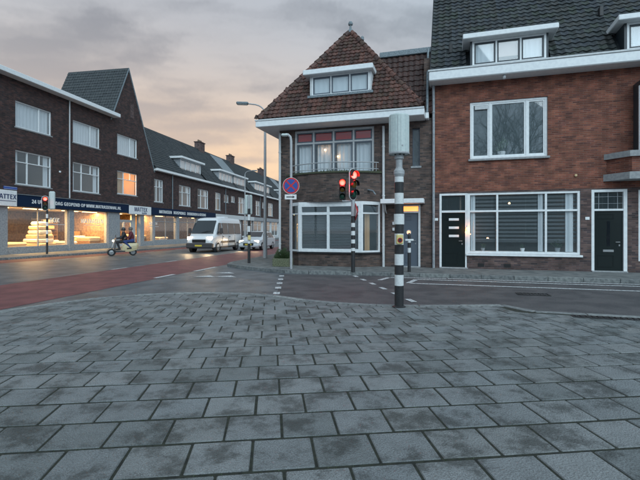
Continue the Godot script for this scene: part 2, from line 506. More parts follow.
# rows, from the bottom: [top of the row, [where its upright bars stand]].
# o: frame, sash, glass (materials), fw, sill, curtain ("sheer", "sides", "blind", "blind_low"), cloth, top_glass, room, at
func window(parent: Node, x0: float, x1: float, y0: float, y1: float, z: float, rows: Array, o := {}) -> MeshInstance3D:
	var fw: float = o.get("fw", 0.07)
	var g := Geo.new()
	var zb := z - 0.1
	g.cbox(x0, x0 + fw, y0, y1, zb, z, 0.006)
	g.cbox(x1 - fw, x1, y0, y1, zb, z, 0.006)
	g.cbox(x0 + fw, x1 - fw, y0, y0 + fw, zb, z, 0.006)
	g.cbox(x0 + fw, x1 - fw, y1 - fw, y1, zb, z, 0.006)
	var cells := []
	var lo := y0 + fw
	var bar := fw * 0.8
	for r in rows.size():
		var last := r == rows.size() - 1
		var hi: float = y1 - fw if last else rows[r][0] - bar / 2
		if not last:
			g.cbox(x0 + fw, x1 - fw, hi, hi + bar, zb, z - 0.004, 0.005)
		var left := x0 + fw
		for mx in rows[r][1] + [x1 - fw + bar / 2]:
			var right: float = mx - bar / 2
			if mx < x1 - fw:
				g.cbox(right, right + bar, lo, hi, zb, z - 0.004, 0.005)
			cells.append([left, right, lo, hi, r])
			left = right + bar
		lo = hi + bar
	var w := part(parent, "window", g, o.get("frame", M.white), o.get("at", Transform3D.IDENTITY))
	for c in cells:
		var a: float = c[0]; var b: float = c[1]; var d: float = c[2]; var e: float = c[3]
		if o.has("sash"):
			var s := Geo.new()
			var sw: float = minf(0.05, (e - d) * 0.2)
			s.box(a, a + sw, d, e, z - 0.07, z - 0.02)
			s.box(b - sw, b, d, e, z - 0.07, z - 0.02)
			s.box(a + sw, b - sw, d, d + sw, z - 0.07, z - 0.02)
			s.box(a + sw, b - sw, e - sw, e, z - 0.07, z - 0.02)
			part(w, "sash", s, o.sash)
			a += sw; b -= sw; d += sw; e -= sw
		var gm: Material = o.get("glass", M.glass)
		if c[4] > 0 and o.has("top_glass"): gm = o.top_glass
		var pg := Geo.new().box(a, b, d, e, z - 0.052, z - 0.047)
		if o.has("double"): pg.box(a, b, d, e, z - 0.07, z - 0.065)
		part(w, "pane", pg, gm)
	if o.has("sill"):
		part(w, "sill", Geo.new().cbox(x0 - 0.06, x1 + 0.06, y0 - 0.075, y0 - 0.002, z - 0.06, z + o.get("sill_out", 0.1), 0.008), o.sill)
	var cloth: Material = o.get("cloth", M.sheer)
	match o.get("curtain", ""):
		"sheer":
			part(w, "curtain", folds(Geo.new(), x0 + 0.03, x1 - 0.03, y0 + 0.03, y1 - 0.03, z - 0.2, (x1 - x0) * 4.0, 0.025), cloth)
		"half":
			part(w, "curtain", folds(Geo.new(), x0 + 0.03, lerpf(x0, x1, 0.42), y0 + 0.03, y1 - 0.03, z - 0.2, (x1 - x0) * 2.0, 0.025), cloth)
		"sides":
			var q := (x1 - x0) * 0.16
			part(w, "curtain", folds(Geo.new(), x0 + 0.03, x0 + q, y0 + 0.03, y1 - 0.03, z - 0.2, 3.0, 0.03), cloth)
			part(w, "curtain", folds(Geo.new(), x1 - q, x1 - 0.03, y0 + 0.03, y1 - 0.03, z - 0.2, 3.0, 0.03), cloth)
		"blind", "blind_low":
			var bottom: float = y0 + 0.03 if o.curtain == "blind" else y0 + 0.42
			var top: float = o.get("blind_top", y1 - 0.08)
			var n := int((top - bottom) / 0.062)
			var sl := Geo.new()
			for i in n:
				var yy := bottom + i * 0.062
				sl.quad(Vector3(x0 + 0.05, yy, z - 0.15), Vector3(x1 - 0.05, yy, z - 0.15), Vector3(x1 - 0.05, yy + 0.03, z - 0.19), Vector3(x0 + 0.05, yy + 0.03, z - 0.19))
			sl.box(x0 + 0.05, x1 - 0.05, top, top + 0.04, z - 0.2, z - 0.14)
			sl.box(x0 + 0.05, x1 - 0.05, bottom - 0.03, bottom - 0.012, z - 0.19, z - 0.14)
			var bl := part(w, "blind", sl, o.get("blind", M.blind))
			bl.set_meta("kind", "stuff")
		"duo":
			var n3 := int((o.blind_top - y0 - 0.45) / 0.14)
			var db := Geo.new()
			for i in n3:
				var yy: float = o.blind_top - (i + 1) * 0.14
				db.box(x0 + 0.05, x1 - 0.05, yy, yy + 0.075, z - 0.15, z - 0.146)
			db.box(x0 + 0.05, x1 - 0.05, o.blind_top - n3 * 0.14 - 0.05, o.blind_top - n3 * 0.14 - 0.02, z - 0.16, z - 0.14)
			part(w, "blind", db, o.get("blind", M.blind)).set_meta("kind", "stuff")
		"roller":
			part(w, "roller_blind", Geo.new().box(x0 + 0.04, x1 - 0.04, o.get("blind_top", y0 + 0.03), y1 - 0.05, z - 0.17, z - 0.165), cloth)
	if o.has("room"):
		var keep: float = o.get("pad", 0.25)
		if o.has("at"):
			pass
		else:
			room(parent, x0 - keep, x1 + keep, y0 - o.get("drop", 0.4), y1 + 0.12, z - o.get("deep", 4.5), z - 0.22, o.room)
	return w

func pantile(w: float, l: float, amp: float) -> ArrayMesh:
	# one wavy clay tile, l long down the slope (+z), thick at its lower edge
	var g := Geo.new()
	var n := 8
	for i in n:
		var q := []
		for k in [i, i + 1]:
			var f := float(k) / n
			q.append(Vector3((f - 0.5) * w, amp * (0.5 + 0.5 * cos(f * TAU)) , 0))
		var up := Vector3(0, 0.012, -l * 0.5 - 0.03)
		var dn := Vector3(0, 0.05, l * 0.5)
		g.quad(q[0] + dn, q[1] + dn, q[1] + up, q[0] + up)
		var lip := Vector3(0, -0.028, -0.004)
		g.quad(q[0] + dn + lip, q[1] + dn + lip, q[1] + dn, q[0] + dn)
	return g.mesh()

# Covers a roof face with tiles. o: lower left corner, bx along the eaves, up the slope; outline in those two directions; skip: outlines left free.
# The nearest 300 are parts, the rest one part of stuff.
func lay_tiles(parent: Node3D, o: Vector3, bx: Vector3, up: Vector3, outline: PackedVector2Array, skip: Array, tw: float, tl: float, base: StandardMaterial3D, tones: Array, most := 300, called := "roof_tile") -> void:
	var nrm := bx.cross(up).normalized()
	if nrm.y < 0: nrm = -nrm
	var down := -up
	var mesh := pantile(tw, tl, tw * 0.16)
	var mats := []
	for t in tones: mats.append(tinted(base, t))
	var lo := outline[0]
	var hi := outline[0]
	for p in outline:
		lo = lo.min(p); hi = hi.max(p)
	var spots := []
	var row := 0
	var y := lo.y + tl * 0.5
	while y < hi.y:
		var x := lo.x + tw * 0.5
		while x < hi.x:
			var p := Vector2(x, y)
			var ok := Geometry2D.is_point_in_polygon(p, outline)
			for s in skip:
				if ok and Geometry2D.is_point_in_polygon(p, s): ok = false
			if ok:
				var at := o + bx * x + up * y + nrm * rng.randf_range(-0.006, 0.006)
				var b := Basis(bx if bx.cross(up).dot(nrm) > 0 else -bx, nrm, down)
				b = b.rotated(nrm, rng.randf_range(-0.012, 0.012))
				var world := parent.transform * (at - Vector3(shift.get(parent, 0.0), 0, 0))
				spots.append([world.distance_to(Vector3(0, EYE, 0)), Transform3D(b, at), rng.randi_range(0, tones.size() - 1)])
			x += tw
		y += tl
		row += 1
	spots.sort_custom(func(a, b): return a[0] < b[0])
	for k in mini(most, spots.size()):
		part(parent, called, mesh, mats[spots[k][2]], spots[k][1])
	if spots.size() > most:
		var mm := MultiMesh.new()
		mm.transform_format = MultiMesh.TRANSFORM_3D
		mm.use_colors = true
		mm.mesh = mesh
		mm.instance_count = spots.size() - most
		for k in range(most, spots.size()):
			mm.set_instance_transform(k - most, spots[k][1])
			mm.set_instance_color(k - most, tones[spots[k][2]])
		var r := MultiMeshInstance3D.new()
		r.name = "roof_tiles"
		r.multimesh = mm
		var m: StandardMaterial3D = base.duplicate()
		m.vertex_color_use_as_albedo = true
		r.material_override = m
		r.position.x = -shift.get(parent, 0.0)
		r.set_meta("kind", "stuff")
		parent.add_child(r, true)

func letters(parent: Node, text: String, size: float, m: Material, at: Transform3D, called := "lettering", bold := false) -> MeshInstance3D:
	var t := TextMesh.new()
	var f := SystemFont.new()
	f.font_names = PackedStringArray(["Droid Sans"])
	if bold: f.font_weight = 700
	t.font = f
	t.text = text
	t.font_size = 64
	t.pixel_size = size / 64.0
	t.depth = 0.012
	t.curve_step = 4.0
	return part(parent, called, t, m, at)

func lamp(parent: Node, at: Vector3, c: Color, energy: float, size := 0.05) -> void:
	var l := OmniLight3D.new()
	l.name = "lamp_light"
	l.light_color = c
	l.light_energy = energy
	l.light_size = size
	l.omni_range = 12.0
	l.omni_attenuation = 2.0
	l.shadow_enabled = true
	l.position = at - Vector3(shift.get(parent, 0.0), 0, 0)
	parent.add_child(l, true)

func ceiling_lamp(parent_turn: float, origin: Vector3, at: Vector3, label: String, c: Color, energy: float, r := 0.09, group := "", shine := 6.0) -> void:
	# a small pendant: cord, glowing globe and the light inside it
	var b := Basis(Vector3.UP, parent_turn)
	var t := thing("pendant_lamp", label, "lamp", origin + b * at, parent_turn, group)
	part(t, "cord", Geo.new().cyl(Vector3(0, r * 0.9, 0), Vector3(0, 0.45, 0), 0.008, -1, 6), M.black)
	var s := SphereMesh.new()
	s.radius = r
	s.height = r * 2
	s.radial_segments = 16
	s.rings = 8
	part(t, "globe", s, glow(c, shine))
	lamp(t, Vector3.ZERO, c, energy, r)

func downpipe(parent: Node, x: float, y0: float, y1: float, z: float, r: float, m: Material) -> void:
	var g := Geo.new().cyl(Vector3(x, y0, z), Vector3(x, y1, z), r, -1, 10)
	for k in 3:
		var y := lerpf(y0, y1, 0.15 + 0.35 * k)
		g.cyl(Vector3(x, y, z), Vector3(x, y + 0.05, z), r * 1.25, -1, 10)
	part(parent, "downpipe", g, m)

# ---------------------------------------------------------------- the shopping street

func left_house(called: String, label: String, t0: float, t1: float) -> Node3D:
	var h := thing(called, label, "building", LEFT_AT + Basis(Vector3.UP, LEFT_TURN) * Vector3(t0, 0, 0), LEFT_TURN)
	shift[h] = t0
	return h

func street_window(h: Node3D, x0: float, x1: float, y0: float, y1: float, style: String, lit := false) -> void:
	var w := x1 - x0
	var o := {"sill": M.concrete, "room": M.dim_plaster, "sash": M.dark_sash}
	match style:
		"top":      # two lights, net curtains
			o.curtain = "sheer"
			o.erase("sash")
			o.double = 1
			window(h, x0, x1, y0, y1, -0.09, [[y1, [x0 + w * 0.66]]], o)
		"mid":      # three top lights over a narrow and a wide pane
			o.erase("sash")
			o.glass = M.glass
			o.curtain = "sides" if not lit else "half"
			if lit:
				o.room = M.plaster_warm
				o.cloth = M.curtain_warm
			window(h, x0, x1, y0, y1, -0.09, [[y0 + (y1 - y0) * 0.66, [x0 + w * 0.34]], [y1, [x0 + w * 0.34, x0 + w * 0.67]]], o)
		"small":
			o.erase("sash")
			window(h, x0, x1, y0, y1, -0.09, [[y1, [x0 + w * 0.5]]], o)

func build_left() -> void:
	# --- flat-roofed shop building, going on past the frame
	var h := left_house("shop_building", "long dark brick shop building with flat roof and white gutter over lit showroom", -7.0, 9.72)
	var holes := []
	for a in [[-4.6, -1.9], [0.99, 3.73], [5.57, 8.36]]:
		holes.append([a[0], a[1], 7.72, 9.3])
		holes.append([a[0], a[1], 4.3, 6.35])
	part(h, "wall", wall(Geo.new(), -7.0, 9.72, 3.0, 10.55, 0, 0.3, holes), M.brick_dark)
	for a in [[-4.6, -1.9], [0.99, 3.73], [5.57, 8.36]]:
		street_window(h, a[0], a[1], 7.72, 9.3, "top")
		street_window(h, a[0], a[1], 4.3, 6.35, "mid")
	part(h, "side_wall", Geo.new().box(-7.0, -6.7, 0, 10.55, -9.0, -0.3).box(9.42, 9.72, 3.0, 10.55, -9.0, -0.3).box(-7, 9.72, 0, 10.55, -9.3, -9.0), M.brick_dark)
	part(h, "roof", Geo.new().box(-7.1, 9.85, 10.55, 10.62, -9.3, -0.02), M.zinc)
	part(h, "gutter", Geo.new().cbox(-7.3, 9.95, 10.5, 10.78, -0.015, 0.62, 0.02), M.white)
	downpipe(h, 5.2, 3.75, 10.5, 0.06, 0.045, M.offwhite)
	part(h, "wall_lamp", Geo.new().cbox(4.3, 4.42, 5.4, 5.52, 0.0, 0.09, 0.02), M.white)
	# ground storey: grey pillars, low risers under the glass
	for p in [[-7.0, -4.4], [-0.4, 0.48], [5.21, 5.68]]:
		part(h, "pillar", Geo.new().cbox(p[0], p[1], WALK - 0.02, 3.0, -0.35, 0.02, 0.01), M.greypaint)
	part(h, "pillar", Geo.new().cbox(9.25, 9.72, WALK - 0.02, 3.0, -0.35, 0.02, 0.01), M.greypaint)
	for p in [[-4.4, -0.4, [-2.4]], [0.48, 5.21, [2.72]], [5.68, 9.25, []]]:
		part(h, "stall_riser", Geo.new().cbox(p[0], p[1], WALK - 0.02, 0.48, -0.3, -0.04, 0.01), M.greypaint)
		window(h, p[0], p[1], 0.48, 2.98, -0.06, [[2.98, p[2]]], {"frame": M.greypaint, "fw": 0.06})
	part(h, "showroom", Geo.new().box(-6.7, 9.42, 0.06, 0.14, -7.0, -0.3).box(-6.7, 9.42, 0.14, 3.0, -7.1, -7.0).box(9.42, 9.5, 0.14, 3.0, -7.0, -0.35), M.showroom)
	part(h, "showroom_ceiling", Geo.new().box(-6.7, 9.42, 3.0, 3.1, -7.1, -0.3), M.cloth_white)

	# --- gabled house with the steep roof
	h = left_house("gabled_house", "tall dark brick house with steep pointed gable facing the street", 9.72, 15.6)
	var g := Geo.new()
	holes = [[10.38, 13.12, 7.75, 9.4], [10.38, 13.12, 4.5, 6.4]]
	wall(g, 9.72, 13.9, 3.0, 10.55, 0.004, 0.3, holes)
	var pk := Vector2(11.85, 15.0)
	var fall := 2.1
	g.prism(PackedVector2Array([Vector2(13.9, 3.0), Vector2(15.6, 3.0), Vector2(15.6, 7.12), Vector2(13.97, 10.55), Vector2(13.9, 10.55)]), Vector3(0, 0, -0.296), Vector3.RIGHT, Vector3.UP, Vector3(0, 0, 0.3))
	g.prism(PackedVector2Array([Vector2(9.73, 10.55), Vector2(13.97, 10.55), pk]), Vector3(0, 0, -0.296), Vector3.RIGHT, Vector3.UP, Vector3(0, 0, 0.3))
	part(h, "wall", g, M.brick_dark)
	part(h, "gable_panel", Geo.new().box(12.1, 12.55, 11.1, 12.3, 0.0, 0.02), M.brick_purple)
	for s in [-1, 1]:
		var foot := 9.6 if s < 0 else 15.7
		var fy: float = pk.y - absf(foot - pk.x) * fall
		if s > 0: fy = pk.y - (foot - pk.x) * fall
		var sl := PackedVector2Array([Vector2(foot, fy), Vector2(pk.x, pk.y + 0.02), Vector2(pk.x, pk.y + 0.22), Vector2(foot + s * 0.09, fy + 0.03)])
		part(h, "roof_slope", Geo.new().prism(sl, Vector3(0, 0, -5.7), Vector3.RIGHT, Vector3.UP, Vector3(0, 0, 5.66)), M.tile_grey)
		part(h, "verge", Geo.new().prism(sl, Vector3(0, 0, -0.038), Vector3.RIGHT, Vector3.UP, Vector3(0, 0, 0.1)), M.zinc)
	part(h, "back_gable", Geo.new().prism(PackedVector2Array([Vector2(9.75, 10.5), Vector2(13.97, 10.5), pk]), Vector3(0, 0, -5.65), Vector3.RIGHT, Vector3.UP, Vector3(0, 0, 0.2)), M.brick_dark)
	var run := Vector3(pk.x - 9.6, 2.25 * fall, 0).normalized()
	lay_tiles(h, Vector3(9.55, pk.y - 2.3 * fall + 0.13, 0.02), Vector3(0, 0, -1), run, PackedVector2Array([Vector2(0, 0), Vector2(5.7, 0), Vector2(5.7, 5.35), Vector2(0, 5.35)]), [], 0.24, 0.3, M.tile_grey, [Color(1, 1, 1), Color(0.8, 0.85, 0.85), Color(1.15, 1.15, 1.1)], 0)
	street_window(h, 10.38, 13.12, 7.75, 9.4, "top")
	street_window(h, 10.38, 13.12, 4.5, 6.4, "mid", true)
	ceiling_lamp(LEFT_TURN, LEFT_AT, Vector3(11.6, 5.95, -1.3), "glowing globe lamp inside the orange lit window of the gabled house", Color(1, 0.74, 0.45), 2.4, 0.1)
	part(h, "pillar", Geo.new().cbox(9.72, 10.7, WALK - 0.02, 3.0, -0.35, 0.02, 0.01), M.greypaint)
	part(h, "pillar", Geo.new().cbox(13.5, 14.1, WALK - 0.02, 3.0, -0.35, 0.02, 0.01), M.greypaint)
	# recessed entrance: two glazed door leaves with bars
	for a in [[10.9, 11.9], [11.95, 12.95]]:
		var dr := Geo.new()
		for r in [[a[0], a[0] + 0.09, 0.16, 2.3], [a[1] - 0.09, a[1], 0.16, 2.3], [a[0] + 0.09, a[1] - 0.09, 0.16, 0.4], [a[0] + 0.09, a[1] - 0.09, 2.2, 2.3]]:
			dr.box(r[0], r[1], r[2], r[3], -0.55, -0.5)
		var d := part(h, "door", dr, M.offwhite)
		part(d, "pane", Geo.new().box(a[0] + 0.09, a[1] - 0.09, 0.4, 2.2, -0.53, -0.525), M.glass)
		part(d, "handle", Geo.new().cyl(Vector3(a[1] - 0.12, 0.9, -0.46), Vector3(a[1] - 0.12, 1.5, -0.46), 0.015, -1, 8), M.steel)
	part(h, "entrance_frame", Geo.new().box(10.7, 10.9, WALK, 3.0, -0.6, -0.45).box(12.95, 13.5, WALK, 3.0, -0.6, -0.45).box(10.9, 12.95, 2.3, 2.42, -0.6, -0.45), M.offwhite)
	part(h, "stall_riser", Geo.new().cbox(14.1, 15.6, WALK - 0.02, 0.48, -0.3, -0.04, 0.01), M.greypaint)
	window(h, 14.1, 15.6, 0.48, 2.98, -0.06, [[2.98, []]], {"frame": M.greypaint, "fw": 0.06})
	part(h, "showroom", Geo.new().box(9.72, 15.6, 0.06, 0.14, -7.0, -0.62).box(9.72, 15.6, 0.14, 3.0, -7.1, -7.0), M.showroom)
	part(h, "showroom_ceiling", Geo.new().box(9.72, 15.6, 3.0, 3.1, -7.1, -0.3), M.cloth_white)
	part(h, "side_wall", Geo.new().box(15.3, 15.6, 3.1, 7.12, -7.0, -0.3), M.brick_dark)

	# --- the terrace: a long tiled roof with dormers
	var spans := [[15.6, 29.0, "dark brick terrace house with one white dormer beside the steep gable"], [29.0, 43.2, "dark brick terrace house whose dormer is the widest, with two small square windows"], [43.2, 57.6, "dark brick terrace house seen behind the tall lamp post"], [57.6, 74.0, "farthest dark brick terrace house of the row"]]
	var wins := [[[15.7, 17.3, 4.2, 6.35, 0], [20.3, 22.9, 4.1, 6.25, 0], [24.5, 27.3, 4.05, 6.25, 0]], [[29.2, 30.9, 4.05, 6.25, 1], [31.9, 33.5, 5.2, 6.2, 2], [34.3, 35.7, 5.35, 6.2, 2], [36.9, 39.6, 3.9, 6.25, 0], [42.0 - 1.6, 42.0, 3.9, 6.25, 0]], [[44.4, 46.9, 3.9, 6.25, 0], [47.8, 49.2, 5.2, 6.2, 2], [51.0, 53.9, 4.0, 6.3, 0]], [[59.5, 62.0, 4.0, 6.3, 0], [65.0, 67.5, 4.0, 6.3, 0]]]
	var dorm := [[[21.5, 26.4, 4]], [[31.5, 36.2, 4], [36.5, 41.2, 3]], [[45.4, 53.5, 6]], [[60.0, 65.0, 4]]]
	var ridge := Vector2(-4.6, 12.5)
	for k in 4:
		var a: float = spans[k][0]
		var b: float = spans[k][1]
		h = left_house("terrace_house", spans[k][2], a, b)
		h.set_meta("group", "terrace houses along the shopping street")
		holes = []
		for w in wins[k]: holes.append([w[0], w[1], w[2], w[3]])
		part(h, "wall", wall(Geo.new(), a, b, 3.0, 7.1, 0, 0.3, holes), M.brick_dark)
		for w in wins[k]:
			street_window(h, w[0], w[1], w[2], w[3], ["mid", "mid", "small"][w[4]], w[4] == 1)
		part(h, "gutter", Geo.new().cbox(a, b, 7.08, 7.3, -0.3, 0.42, 0.02), M.white)
		downpipe(h, a + 3.3, 3.65, 7.08, 0.06, 0.05, M.zinc)
		# roof
		part(h, "roof_slope", Geo.new().prism(PackedVector2Array([Vector2(0.25, 7.2), Vector2(ridge.x, ridge.y), Vector2(-9.2, 7.2)]), Vector3(a, 0, 0), Vector3.BACK, Vector3.UP, Vector3(b - a, 0, 0)), M.tile_grey)
		var skip := []
		for d in dorm[k]: skip.append(PackedVector2Array([Vector2(d[0] - a, 0), Vector2(d[1] - a, 0), Vector2(d[1] - a, 2.7), Vector2(d[0] - a, 2.7)]))
		var up := Vector3(0, ridge.y - 7.2, ridge.x - 0.25)
		var len := up.length()
		if k == 1 or k == 3:
			skip.append(PackedVector2Array([Vector2(8.0, 2.9), Vector2(12.5, 2.9), Vector2(12.5, 8), Vector2(8.0, 8)]))
			var px := Geo.new()
			for q in [[2.9, len - 0.1]]:
				var o0: Vector3 = Vector3(a + 8.0, 7.2, 0.25) + up.normalized() * q[0] + Vector3(0, 0.07, 0.07)
				var o1: Vector3 = Vector3(a + 8.0, 7.2, 0.25) + up.normalized() * q[1] + Vector3(0, 0.07, 0.07)
				px.quad(o0, o0 + Vector3(4.5, 0, 0), o1 + Vector3(4.5, 0, 0), o1)
				px.quad(o0 - Vector3(0, 0.07, 0), o0 + Vector3(4.5, -0.07, 0), o0 + Vector3(4.5, 0, 0), o0)
			part(h, "roof_sheet", px, M.zinc)
		lay_tiles(h, Vector3(a, 7.24, 0.26), Vector3.RIGHT, up.normalized(), PackedVector2Array([Vector2(0, 0), Vector2(b - a, 0), Vector2(b - a, len - 0.1), Vector2(0, len - 0.1)]), skip, 0.27, 0.34, M.tile_grey, [Color(1, 1, 1), Color(0.8, 0.85, 0.85), Color(1.2, 1.15, 1.1)], 0)
		part(h, "ridge", Geo.new().tube([Vector3(a, ridge.y + 0.03, ridge.x), Vector3(b, ridge.y + 0.03, ridge.x)], [0.14, 0.14], 8), M.tile_grey)
		for d in dorm[k]:
			var fz := -0.55
			var dm := part(h, "dormer", Geo.new().cbox(d[0] - 0.3, d[1] + 0.3, 9.2, 9.42, -3.3, fz + 0.4, 0.02), M.white)
			for cx in [d[0], d[1] - 0.08]: part(dm, "dormer_cheek", Geo.new().box(cx, cx + 0.08, 7.35, 9.2, -3.0, fz), M.greypaint)
			part(dm, "dormer_apron", Geo.new().box(d[0] + 0.08, d[1] - 0.08, 7.3, 7.6, fz - 0.1, fz), M.greypaint)
			var n: int = d[2]
			var step: float = (d[1] - d[0] - 0.16) / n
			var bars := []
			for q in n - 1: bars.append(d[0] + 0.08 + step * (q + 1))
			window(h, d[0] + 0.08, d[1] - 0.08, 7.6, 9.2, fz, [[9.2, bars]], {"curtain": "sheer", "double": 1, "room": M.dim_walls, "deep": 1.6, "pad": 0.0, "drop": 0.0})
		# chimney
		var chx: float = [16.6, 33.6, 44.5, 60.0][k]
		var ch := part(h, "chimney", Geo.new().cbox(chx, chx + 1.5, 11.2, 13.5, ridge.x - 0.4, ridge.x + 0.4, 0.02).cbox(chx - 0.08, chx + 1.58, 13.5, 13.62, ridge.x - 0.48, ridge.x + 0.48, 0.02), M.brick_purple)
		for q in 3:
			part(ch, "chimney_pot", Geo.new().cyl(Vector3(chx + 0.35 + q * 0.4, 13.62, ridge.x), Vector3(chx + 0.35 + q * 0.4, 13.9, ridge.x), 0.12, 0.1, 10), M.rust)
		# ground storey
		var pts := [a]
		var n2 := int(round((b - a) / 4.4))
		for q in n2: pts.append(a + (b - a) * (q + 1) / n2)
		for q in n2 + 1:
			var px0: float = maxf(pts[q] - 0.25, a)
			var px1: float = minf(pts[q] + 0.25, b)
			part(h, "pillar", Geo.new().cbox(px0, px1, WALK - 0.02, 3.0, -0.35, 0.02, 0.01), [M.greypaint, M.brick_purple, M.offwhite, M.brick_dark][k])
		for q in n2:
			var x0: float = pts[q] + 0.25
			var x1: float = pts[q + 1] - 0.25
			part(h, "stall_riser", Geo.new().cbox(x0, x1, WALK - 0.02, 0.55, -0.3, -0.04, 0.01), M.greypaint if k < 1 else M.offwhite)
			window(h, x0, x1, 0.55, 2.98, -0.06, [[2.35, [lerpf(x0, x1, 0.5)]], [2.98, [lerpf(x0, x1, 0.5)]]], {"frame": M.greypaint if k == 0 else M.white, "fw": 0.07})
		part(h, "showroom", Geo.new().box(a, b, 0.06, 0.14, -6.0, -0.3).box(a, b, 0.14, 3.0, -6.1, -6.0).box(a, a + 0.1, 0.14, 3.0, -6.0, -0.35).box(b - 0.1, b, 0.14, 3.0, -6.0, -0.35), M.showroom if k == 0 else M.dim_plaster)
		part(h, "showroom_ceiling", Geo.new().box(a, b, 3.0, 3.1, -6.1, -0.3), M.cloth_white)
		part(h, "back_wall", Geo.new().box(a, b, 0, 7.1, -9.3, -9.0).box(b - 0.2, b, 3.1, 7.1, -9.0, -0.3), M.brick_dark)
		if k > 0:
			part(h, "canopy_band", Geo.new().cbox(a + 0.05, b - 0.05, 2.98, 3.55, 0.003, 0.22, 0.02), [M.fascia, M.offwhite, M.greypaint, M.offwhite][k])
	build_signs()
	build_showroom()

func board(called: String, label: String, x0: float, x1: float, y0: float, y1: float, m: Material, out := 0.2) -> Node3D:
	var s := thing(called, label, "sign", LEFT_AT + Basis(Vector3.UP, LEFT_TURN) * Vector3(x0, 0, 0), LEFT_TURN)
	part(s, "panel", Geo.new().cbox(0, x1 - x0, y0, y1, 0.025, out, 0.015), m)
	return s

func build_signs() -> void:
	var s := board("shop_sign", "dark blue sign band with white opening hours lettering above the showroom windows", 0.9, 11.62, 2.96, 3.66, M.fascia)
	letters(s, "24 UUR PER DAG GEOPEND OP WWW.MATRASSENHAL.NL", 0.32, M.white, Transform3D(Basis.IDENTITY, Vector3(5.35, 3.3, 0.205)), "lettering", true)
	part(s, "trim", Geo.new().box(0, 10.72, 3.662, 3.7, 0.02, 0.24), M.zinc)
	s = board("shop_sign", "white sign board with dark blue shop name at the end of the sign band", -2.6, 0.88, 2.94, 3.86, M.white, 0.24)
	letters(s, "MATTEX", 0.38, M.ink, Transform3D(Basis.IDENTITY, Vector3(2.7, 3.48, 0.245)), "lettering", true)
	part(s, "underline", Geo.new().box(2.0, 3.4, 3.22, 3.25, 0.241, 0.252), M.ink)
	s = board("shop_sign", "white sign board with dark blue shop name above the shop entrance", 11.65, 14.85, 2.9, 3.62, M.white, 0.24)
	letters(s, "MATTEX", 0.5, M.ink, Transform3D(Basis.IDENTITY, Vector3(1.6, 3.33, 0.245)), "lettering", true)
	letters(s, "SLAPEN", 0.2, M.ink, Transform3D(Basis.IDENTITY, Vector3(2.1, 3.02, 0.245)), "small_lettering", true)
	s = board("shop_sign", "dark blue sign band with white list of wares above the van", 14.88, 28.9, 2.96, 3.62, M.fascia)
	letters(s, "MATRASSEN   BOXSPRINGS   DEKBEDDEN & KUSSENS", 0.4, M.white, Transform3D(Basis.IDENTITY, Vector3(6.3, 3.28, 0.205)), "lettering", true)
	s = thing("street_name_sign", "small blue street name plate on the dark brick above the white sign", "sign", LEFT_AT + Basis(Vector3.UP, LEFT_TURN) * Vector3(0.2, 0, 0), LEFT_TURN)
	part(s, "plate", Geo.new().cbox(0, 0.9, 3.93, 4.1, 0.004, 0.03, 0.006), M.signblue)
	part(s, "border", Geo.new().box(0.03, 0.87, 3.945, 3.955, 0.03, 0.033).box(0.03, 0.87, 4.075, 4.085, 0.03, 0.033), M.white)
	# white lettering stuck on the panes
	var b := Basis(Vector3.UP, LEFT_TURN)
	for a in [["MATRASSEN", 6.95, 2.2, 0.42, "white word lettering stuck on the second showroom pane"], ["BOX", 3.35, 2.2, 0.42, "white short lettering stuck on the first showroom pane"], ["BEDDEN", 15.0, 2.15, 0.34, "white lettering stuck on the pane beside the shop entrance"]]:
		var w := thing("window_lettering", a[4], "lettering", LEFT_AT + b * Vector3(a[1], 0, 0), LEFT_TURN)
		letters(w, a[0], a[3], M.white, Transform3D(Basis.IDENTITY, Vector3(0.7, a[2], -0.09)), "letters", true)
		part(w, "rule", Geo.new().box(-0.2, 1.6, a[2] - 0.3, a[2] - 0.27, -0.098, -0.09), M.white)

func bed(label: String, x: float, z: float, w: float, l: float, y: float, cloth: Material, group: String) -> void:
	var b := thing("bed", label, "bed", LEFT_AT + Basis(Vector3.UP, LEFT_TURN) * Vector3(x, 0.14, z), LEFT_TURN, group)
	part(b, "frame", Geo.new().cbox(-w / 2, w / 2, 0, y, -l / 2, l / 2, 0.03), M.wood)
	part(b, "mattress", Geo.new().cbox(-w / 2 + 0.02, w / 2 - 0.02, y, y + 0.24, -l / 2 + 0.02, l / 2 - 0.02, 0.06), cloth)
	part(b, "headboard", Geo.new().cbox(-w / 2, w / 2, 0, y + 0.75, -l / 2 - 0.1, -l / 2, 0.03), M.wood)
	for s in [-1, 1]:
		part(b, "pillow", Geo.new().cbox(s * w * 0.25 - 0.32, s * w * 0.25 + 0.32, y + 0.24, y + 0.42, -l / 2 + 0.05, -l / 2 + 0.5, 0.08), M.cloth_white)
	part(b, "duvet", Geo.new().cbox(-w / 2 - 0.03, w / 2 + 0.03, y + 0.12, y + 0.34, -l / 2 + 0.6, l / 2 + 0.02, 0.09), cloth)

